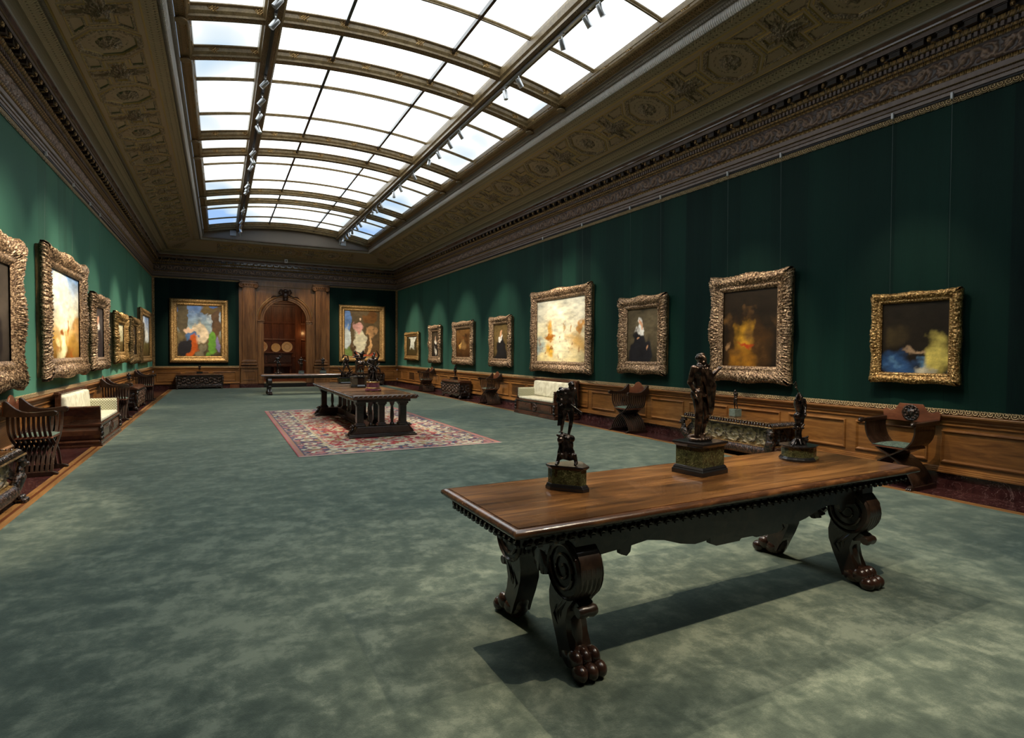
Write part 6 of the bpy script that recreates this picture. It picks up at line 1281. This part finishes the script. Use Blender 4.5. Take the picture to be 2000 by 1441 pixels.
mb.cap((0.03, 0.0, z0 + 0.02), 0.022, (0.075, 0.0, z0 + 0.025), 0.024); mb.cap((0.08, 0, z0 + 0.03), 0.018, (0.112, 0, z0 + 0.055), 0.008); mb.cap((0.08, 0, z0 + 0.02), 0.015, (0.115, 0, z0 + 0.03), 0.007)
for k in range(5): mb.ball((0.045 + 0.012 * k, -0.005, z0 + 0.048), 0.008, 6)
bronze(mb, s, 'sea_beast', M['bronze_dark'], 0.003)
H = 0.40; mb = MB(); body(mb, H, (0.02, 0.01, z0 + 0.012), dict(head=(-0.075, -0.06, 0.885), neck=(-0.035, -0.02, 0.84), chest=(-0.015, 0, 0.75), waist=(0.01, 0, 0.64), sl=(-0.12, -0.01, 0.80), el=(-0.19, -0.06, 0.85), wl=(-0.165, -0.08, 0.93), er=(0.175, 0.0, 0.71), wr=(0.10, -0.05, 0.61), ar=(0.06, 0.05, 0.05), kr=(0.055, 0, 0.3)), hair=1.5, beard=True, faces=-1)
bronze(mb, s, 'figure', M['bronze_dark'], 0.003)
mb = MB(); a = np.array((0.045, -0.02, z0 + 0.27)); b = np.array((-0.10, -0.045, z0 + 0.455)); mb.tube([a, b], 0.0035, 6); d = (b - a) / np.linalg.norm(b - a); n_ = np.array((d[2], 0, -d[0]))
mb.tube([b - n_ * 0.014, b + n_ * 0.014], 0.003, 6)
for q in (-1, 0, 1): mb.tube([b + n_ * 0.014 * q, b + n_ * 0.014 * q + d * 0.038], [0.003, 0.002], 6); mb.ball(b + n_ * 0.014 * q + d * 0.038, 0.004, 6)
mb.build('trident', M['bronze'], s, smooth=True)
# ---- middle table bronzes
MZ = RZ + 0.002 + 0.815 + 0.0005
s = empty('bronze_statuette', (2.83, 11.80, MZ)); tag(s, 'bronze group of intertwined seated figures on a round pink marble and brass base', 'statuette')
mb = MB(); mb.lathe([(0.165, 0.015), (0.17, 0.03), (0.165, 0.05), (0.135, 0.055)], (0, 0, 0), 8, rot=PI / 8); 
for k in range(8): a = k * PI / 4 + PI / 8; mb.ball((0.15 * math.cos(a), 0.15 * math.sin(a), 0.014), (0.02, 0.02, 0.014), 8)
mb.build('base', M['pink_marble'], s); mb = MB(); mb.lathe([(0.14, 0.055), (0.145, 0.065), (0.14, 0.08)], (0, 0, 0), 24); mb.lathe([(0.132, 0.175), (0.14, 0.185), (0.138, 0.20)], (0, 0, 0), 24); mb.build('brass_ring', M['brass'], s, smooth=True); mb = MB(); mb.lathe([(0.13, 0.08), (0.132, 0.178)], (0, 0, 0), 24); mb.build('stone_block', M['pink_marble'], s, smooth=True, auto=40)
mb = MB(); z0 = 0.20
for k in range(24): a = k * 0.9; r = 0.10 * (0.5 + 0.5 * math.sin(k * 1.3) ** 2); mb.ball((r * math.cos(a), r * math.sin(a), z0 + 0.02), (0.035, 0.035, 0.026), 6)
body(mb, 0.56, (-0.015, 0.0, z0 + 0.005), dict(head=(0.03, -0.05, 0.90), kl=(-0.15, -0.08, 0.42), al=(-0.17, -0.02, 0.08), kr=(0.12, -0.10, 0.40), ar=(0.16, 0.0, 0.05), sl=(-0.13, 0, .80), sr=(0.13, 0, .80), el=(-0.21, -0.05, 0.68), wl=(-0.06, -0.16, 0.60), er=(0.26, -0.02, 0.66), wr=(0.13, -0.15, 0.56)), hair=1.2, fingers=False)
mb.cap((0, 0.02, z0 + 0.03), 0.075, (0.0, 0.03, z0 + 0.22), 0.05)
for k in range(9): a = k * 0.75; mb.cap((0.05 * math.cos(a), 0.04 * math.sin(a), z0 + 0.20), 0.016, (0.12 * math.cos(a), 0.08 * math.sin(a), z0 + 0.03), 0.022)
body(mb, 0.50, (0.03, 0.03, z0 + 0.04), dict(head=(0.02, 0.05, 1.05), neck=(0.01, 0.03, .98), chest=(0, 0.02, .85), kl=(-0.2, -0.10, 0.42), kr=(0.2, -0.05, 0.45), al=(-0.25, 0, 0.2), ar=(0.28, 0.0, 0.2), el=(-0.25, -0.02, .75), wl=(-0.3, -0.1, .60), er=(0.2, 0, 1.0), wr=(0.12, 0, 1.16)), hair=1.0, fingers=False)
bronze(mb, s, 'figure', M['bronze'], 0.006)
s = empty('bronze_statuette', (2.86, 13.25, MZ)); tag(s, 'bronze half-horse creature carrying a figure on its back, octagonal black pedestal, middle table', 'statuette')
oct_ = [(0.20 * math.cos(k * PI / 4 + PI / 8), 0.20 * math.sin(k * PI / 4 + PI / 8)) for k in range(8)]; plinth_poly(oct_, 0, 0.25, s, M['dark_wood'], M['black_stone'], 0.03)
mb = MB(); z0 = 0.25; mb.lathe([(0.15, z0), (0.14, z0 + 0.012)], (0, 0, 0), 16)
mb.cap((0.0, -0.10, z0 + 0.28), 0.085, (0.0, 0.08, z0 + 0.27), 0.075); mb.ball((0.0, -0.12, z0 + 0.285), (0.095, 0.085, 0.085), 12)
for sx in (-1, 1):
    mb.cap((sx * 0.05, -0.13, z0 + 0.26), 0.058, (sx * 0.06, -0.10, z0 + 0.15), 0.026); mb.cap((sx * 0.06, -0.10, z0 + 0.15), 0.022, (sx * 0.065, -0.14, z0 + 0.085), 0.014); mb.cap((sx * 0.065, -0.14, z0 + 0.085), 0.012, (sx * 0.07, -0.125, z0 + 0.02), 0.014); mb.cap((sx * 0.07, -0.12, z0 + 0.012), 0.018, (sx * 0.07, -0.145, z0 + 0.012), 0.014)
    mb.cap((sx * 0.04, 0.09, z0 + 0.22), 0.035, (sx * 0.05, 0.12, z0 + 0.11), 0.018); mb.cap((sx * 0.05, 0.12, z0 + 0.11), 0.015, (sx * 0.05, 0.10, z0 + 0.015), 0.013)
for a, b, r in (((0.07, -0.12, z0 + 0.36), (0.10, -0.15, z0 + 0.30), 0.02), ((0.10, -0.15, z0 + 0.30), (0.15, -0.16, z0 + 0.22), 0.016), ((0.15, -0.16, z0 + 0.22), (0.20, -0.14, z0 + 0.19), 0.010)): mb.cap(a, r, b, r * 0.8)
body(mb, 0.42, (-0.02, 0.09, z0 + 0.13), dict(head=(-0.17, -0.04, 1.02), neck=(-0.11, 0, 0.95), chest=(-0.07, 0, 0.80), waist=(-0.02, 0, .66), kl=(-0.08, 0.1, .40), kr=(0.08, .1, .40), al=(-.08, .1, .3), ar=(.08, .1, .3), el=(-0.25, -0.03, 0.72), wl=(-0.08, -0.14, 0.72), er=(0.10, -0.12, 0.78), wr=(0.20, -0.2, 0.75)), hair=1.5, beard=True, fingers=False)
body(mb, 0.40, (0.045, -0.03, z0 + 0.20), dict(head=(0.09, -0.03, 0.93), sl=(-0.06, -0.02, .80), kl=(-0.20, -0.10, 0.56), al=(-0.05, -0.1, 0.40), kr=(0.22, -0.08, 0.62), ar=(0.10, -0.12, 0.45), el=(-0.2, -0.04, 0.86), wl=(-0.32, -0.02, 0.92), er=(0.2, 0, 0.8), wr=(0.06, -0.1, 0.85)), hair=1.0, fingers=False)
bronze(mb, s, 'figure', M['bronze'], 0.006)
s = empty('bronze_statuette', (2.90, 15.05, MZ)); tag(s, 'bronze figure swinging one arm over a heap of coils, farthest of the middle table', 'statuette')
plinth_poly([(-0.19, -0.10), (-0.14, -0.15), (0.16, -0.15), (0.19, -0.10), (0.19, 0.12), (-0.19, 0.12)], 0, 0.155, s, M['pale_green_dark'] if 'pale_green_dark' in M else M['green_marble'], M['black_stone'], 0.02)
mb = MB(); z0 = 0.155; rnd = random.Random(4)
for k in range(26): a = rnd.uniform(0, 6.28); r = rnd.uniform(0.02, 0.14); x, y = r * math.cos(a), 0.6 * r * math.sin(a); mb.cap((x, y, z0 + 0.015), 0.02, (x + rnd.uniform(-.06, .06), y, z0 + rnd.uniform(0.05, 0.15)), 0.014)
for sx, zz in ((-0.17, 0.22), (-0.14, 0.15), (0.15, 0.14), (0.13, 0.2)): mb.cap((sx * 0.3, 0, z0 + 0.10), 0.02, (sx, -0.03, z0 + zz), 0.012); mb.ball((sx * 1.05, -0.03, z0 + zz + 0.01), 0.02, 6)
body(mb, 0.50, (0.02, 0, z0 + 0.06), dict(head=(-0.06, -0.03, 0.84), neck=(-0.03, 0, .80), chest=(0, 0, .72), sl=(-0.10, 0, .79), sr=(0.10, 0, .79), er=(0.06, 0, 0.98), wr=(-0.13, -0.02, 1.02), el=(-0.16, -.05, 0.68), wl=(-0.22, -.08, .55), kl=(-0.16, -0.05, 0.32), al=(-0.20, 0, 0.06), kr=(0.14, 0, 0.28), ar=(0.24, 0.03, 0.02)), hair=1.2, fingers=False)
mb.cap((-0.05, -0.01, z0 + 0.57), 0.014, (-0.085, -0.015, z0 + 0.50), 0.018); bronze(mb, s, 'figure', M['bronze'], 0.006)
# ---- small standing bronzes
def small(loc, rz, H, label, kind='std', J=None, mt='bronze_dark', bh=0.12, bw=(0.14, 0.12), stone='black_stone', faces=-1):
    s = empty('bronze_statuette', loc, rz); tag(s, label, 'statuette'); z = bh
    if kind == 'bell':
        mb = MB(); mb.lathe([(0.12, 0.0), (0.13, 0.012), (0.10, 0.03), (0.11, 0.05), (0.06, 0.085), (0.05, 0.11), (0.065, 0.125), (0.03, 0.15), (0.012, 0.17)], (0, 0, 0), 16)
        for k in range(8): a = k * PI / 4; mb.ball((0.105 * math.cos(a), 0.105 * math.sin(a), 0.03), (0.03, 0.03, 0.03), 8)
        mb.build('base', M['bronze'], s, smooth=True); z = 0.165
    elif kind == 'block': mb = MB(); mb.box(-bw[0] / 2, bw[0] / 2, -bw[1] / 2, bw[1] / 2, 0, bh); mb.build('base', M[stone], s, bevel=0.003)
    else: plinth_poly(rectp(*bw), 0, bh, s, M[stone], M['black_stone'], 0.014)
    mb = MB(); 
    if kind == 'rock':
        for k in range(10): mb.ball((0.04 * math.sin(k * 2), 0.03 * math.cos(k * 3), z + 0.015 + 0.008 * k), 0.035 - 0.0015 * k, 6)
        z += 0.08
    body(mb, H, (0, 0, z - 0.006), J, hair=1.0, fingers=False, faces=faces); bronze(mb, s, 'figure', M[mt], 0.005)
    return s
FZ = 0.014 + 0.772 + 0.0005
small((1.98, 23.38, FZ), 0, 0.55, 'bronze dancing figure on a round bell-shaped foot, far table, in front of the sideboard', 'bell', dict(head=(0.10, -0.02, .92), el=(-0.12, 0, .66), wl=(-0.22, -.05, .60), er=(0.20, 0, .92), wr=(0.22, 0, 1.05), kr=(0.16, -0.05, 0.36), ar=(0.10, 0.08, 0.24), al=(0.0, 0, .05), kl=(-.03, 0, .28)))
small((2.81, 23.38, FZ), 0, 0.52, 'bronze standing figure with one arm held out on a green plinth, far table', 'std', dict(er=(0.22, -0.02, 0.76), wr=(0.34, -0.05, 0.70), el=(-0.2, 0, 0.68), wl=(-0.17, -0.06, 0.56)), 'bronze', 0.135, (0.19, 0.16), 'pale_green_stone')
small((3.62, 23.38, FZ), 0, 0.42, 'bronze figure on a rocky mound and green plinth, right end of far table', 'rock', dict(el=(-0.18, 0, .70), wl=(-0.06, -.1, .72), wr=(0.15, -0.1, .55)), 'bronze_dark', 0.15, (0.22, 0.18), 'pale_green_stone')
small((-0.78, YE - 0.44, 0.677), 0, 0.30, 'small black bronze figure on the chest left of the doorway', 'std', dict(wr=(0.05, -.15, .7)), 'bronze_dark', 0.08, (0.22, 0.16))
small((6.05, YE - 0.44, 0.677), 0, 0.30, 'small bronze on a pale block standing on the chest right of the doorway', 'block', None, 'bronze_dark', 0.10, (0.30, 0.18), 'pale_green_stone')
small((7.80, 19.75, 0.652), PI, 0.42, 'slender black twisted bronze figure on the dark chest of the right wall', 'std', dict(head=(0.05, 0, .92), sl=(-.08, 0, .82), sr=(.08, 0, .82), el=(-.10, 0, .98), wl=(-.02, 0, 1.08), er=(.12, 0, .68), kl=(-.03, -.08, .3), kr=(.04, 0, .3)), 'bronze_dark', 0.10, (0.13, 0.13))
small((-2.26, 18.95, 0.652), 0.3, 0.29, 'small black bronze bust-like figure on the dark chest of the left wall', 'std', None, 'bronze_dark', 0.09, (0.16, 0.16))
small((7.82, 6.85, 0.598), -PI / 2 - 0.2, 0.33, 'slim brown bronze figure on a pale green stone block on the gilded chest', 'block', dict(el=(-0.09, .03, .68), wl=(-0.06, .09, .60), er=(0.10, .03, .68), wr=(0.07, -.08, .63), head=(-.02, -.02, .93), ar=(.09, .06, .05), kr=(.07, .02, .29)), 'bronze', 0.125, (0.155, 0.135), 'pale_green_stone')

# ================================================================== TRACK LIGHTS
def track(x, label):
    z = zarch(x) - 0.21
    mb = MB(); mb.box(x - 0.022, x + 0.022, YS0 + 0.1, YS1 - 0.05, z - 0.038, z); 
    o = mb.build('light_track', M['track_white'] if x > CX else M['black_metal']); return tag(o, label, 'track'), z - 0.038
trkL, zl = track(0.765, 'long black lighting track under the left main beam of the skylight')
trkR, zr_ = track(4.755, 'long silvery lighting track under the right main beam of the skylight')
ORD = ['nearest', 'second', 'third', 'fourth', 'fifth', 'sixth', 'seventh', 'eighth', 'ninth', 'tenth', 'eleventh', 'twelfth', 'thirteenth', 'fourteenth', 'fifteenth', 'sixteenth', 'seventeenth', 'eighteenth', 'nineteenth', 'twentieth', 'twenty-first', 'twenty-second', 'twenty-third', 'twenty-fourth', 'twenty-fifth', 'twenty-sixth', 'twenty-seventh']
def spotlight(x, y, zt, target, label, watts, size=30.0, blend=0.7, real=True):
    root = empty('track_spotlight', (x, y, zt)); tag(root, label, 'spotlight', 'spotlights on the skylight tracks')
    mb = MB(); mb.box(-0.018, 0.018, -0.05, 0.05, -0.02, 0.0); mb.tube([(0, 0, -0.02), (0, 0, -0.085)], 0.009, 8); mb.build('stem', M['steel'], root)
    d = (Vector(target) - Vector((x, y, zt - 0.13))).normalized(); Q = d.to_track_quat('-Z', 'Y')
    mb = MB(); mb.lathe([(0.012, 0.05), (0.040, 0.048), (0.043, 0.04), (0.043, -0.105), (0.041, -0.115), (0.036, -0.115)], (0, 0, 0), 20); can = mb.build('lamp_can', M['steel'], root, smooth=True, auto=40); can.location = (0, 0, -0.115); can.rotation_mode = 'QUATERNION'; can.rotation_quaternion = Q
    mb = MB(); mb.lathe([(0.0355, -0.1135), (0.02, -0.1125), (0.001, -0.112)], (0, 0, 0), 20); mb.build('lens', M['lens'], can)
    l = bpy.data.lights.new('spot_lamp', 'SPOT'); l.energy = watts; l.color = (1.0, 0.83, 0.60); l.spot_size = math.radians(size); l.spot_blend = blend; l.shadow_soft_size = 0.03
    o = bpy.data.objects.new('spot_lamp', l); COL.objects.link(o); o.parent = root; o.location = Vector((0, 0, -0.115)) + d * 0.125; o.rotation_mode = 'QUATERNION'; o.rotation_quaternion = Q
    return root
# (track, y, target, power factor, cone)
LW = XL + 0.1; RW = XR - 0.1
LT = [(0.7, (3.3, 2.85, 0.9), 0.9, 36), (5.9, (2.3, 2.85, 0.9), 1.0, 38), (7.2, (LW, 6.9, 0.9), 0.9, 34), (8.57, (LW, 8.98, 2.2), 1.0, 36), (9.13, (LW, 10.0, 2.2), 0.7, 34), (11.25, (LW, 12.2, 2.3), 0.9, 34), (12.07, (LW, 13.4, 2.2), 0.9, 34), (12.86, (-2.1, 13.0, 0.6), 0.8, 30), (13.59, (2.9, 12.2, 0.9), 0.9, 30), (15.26, (LW, 15.9, 2.0), 1.0, 28), (15.9, (2.85, 13.2, 1.0), 0.8, 26), (16.5, (-2.1, 16.2, 0.7), 0.5, 26), (18.35, (LW, 19.0, 2.0), 1.0, 26), (18.71, (-2.1, 19.4, 0.7), 0.6, 26), (19.08, (LW, 19.3, 1.8), 0.5, 28), (21.6, (LW, 21.85, 2.0), 0.8, 24), (22.0, (-0.78, YE - 0.1, 2.4), 1.6, 25), (23.55, (LW, 25.0, 2.2), 1.1, 32), (24.4, (-0.78, YE - 0.3, 1.2), 0.5, 34), (25.2, (2.0, 23.4, 0.9), 0.8, 34), (25.75, (0.3, 17, 0.1), 0.7, 40)]
LT = [(a, b, c * (1.7 if b[0] == LW else 1.1), d + (6 if b[0] == LW else 0)) for a, b, c, d in LT] + [(26.0, (1.6, YE, 2.0), 0.40, 52)]  # last left spotlight is added to brighten the portal
RT_ = [(0.7, (2.6, 2.85, 0.9), 0.9, 36), (3.4, (6.4, 5.0, 0.0), 1.2, 50), (4.9, (RW, 4.16, 2.0), 0.45, 27), (5.6, (3.9, 2.85, 0.9), 1.0, 36), (6.63, (RW, 6.5, 0.9), 0.6, 32), (6.96, (RW, 6.74, 2.1), 0.55, 27), (7.62, (7.8, 9.4, 0.6), 0.4, 26), (9.05, (RW, 9.48, 2.0), 0.55, 25), (9.59, (5.6, 9.0, 0.0), 0.9, 44), (11.82, (RW, 12.3, 2.3), 0.34, 30), (12.48, (RW, 13.3, 2.2), 0.34, 30), (13.24, (7.5, 13.0, 0.6), 0.5, 32), (13.9, (2.85, 12.0, 1.0), 0.8, 28), (15.2, (RW, 16.3, 2.0), 0.6, 24), (16.5, (7.7, 16.5, 0.6), 0.5, 26), (17.2, (5.5, 17.5, 0.0), 0.8, 44), (18.75, (RW, 19.45, 2.0), 0.7, 25), (19.39, (7.8, 19.8, 0.6), 0.6, 28), (19.9, (3.0, 15.3, 1.0), 0.7, 26), (21.0, (6.28, YE - 0.1, 2.5), 1.6, 25), (21.9, (RW, 22.5, 2.0), 0.7, 22), (22.47, (7.8, 22.8, 0.6), 0.4, 26), (23.33, (6.28, YE - 0.4, 0.8), 0.5, 32), (23.93, (5.3, 22.0, 0.0), 0.7, 44), (24.57, (RW, 25.7, 1.9), 0.9, 26), (25.2, (3.3, 23.4, 0.9), 0.9, 34), (25.85, (3.6, YE, 2.0), 0.40, 54)]
RT_ = [(a, b, c * (2.3 if b[0] == RW and a > 11 else 1.15 if a > 11 else 1.0), d + (12 if b[0] == RW and a > 11 else 0)) for a, b, c, d in RT_]
for side, lst, x, zt in (('left', LT, 0.765, zl), ('right', RT_, 4.755, zr_)):
    for k, (y, tg, pf, cone) in enumerate(lst):
        spotlight(x, y, zt, tg, 'small silver cylinder spotlight on the %s ceiling track, %s' % (side, (ORD[k] + ' along it from the near end') if k < len(lst) - 1 else 'last at the far end'), SPOT_W * pf * (4.6 if side == 'left' else 4.4), cone)
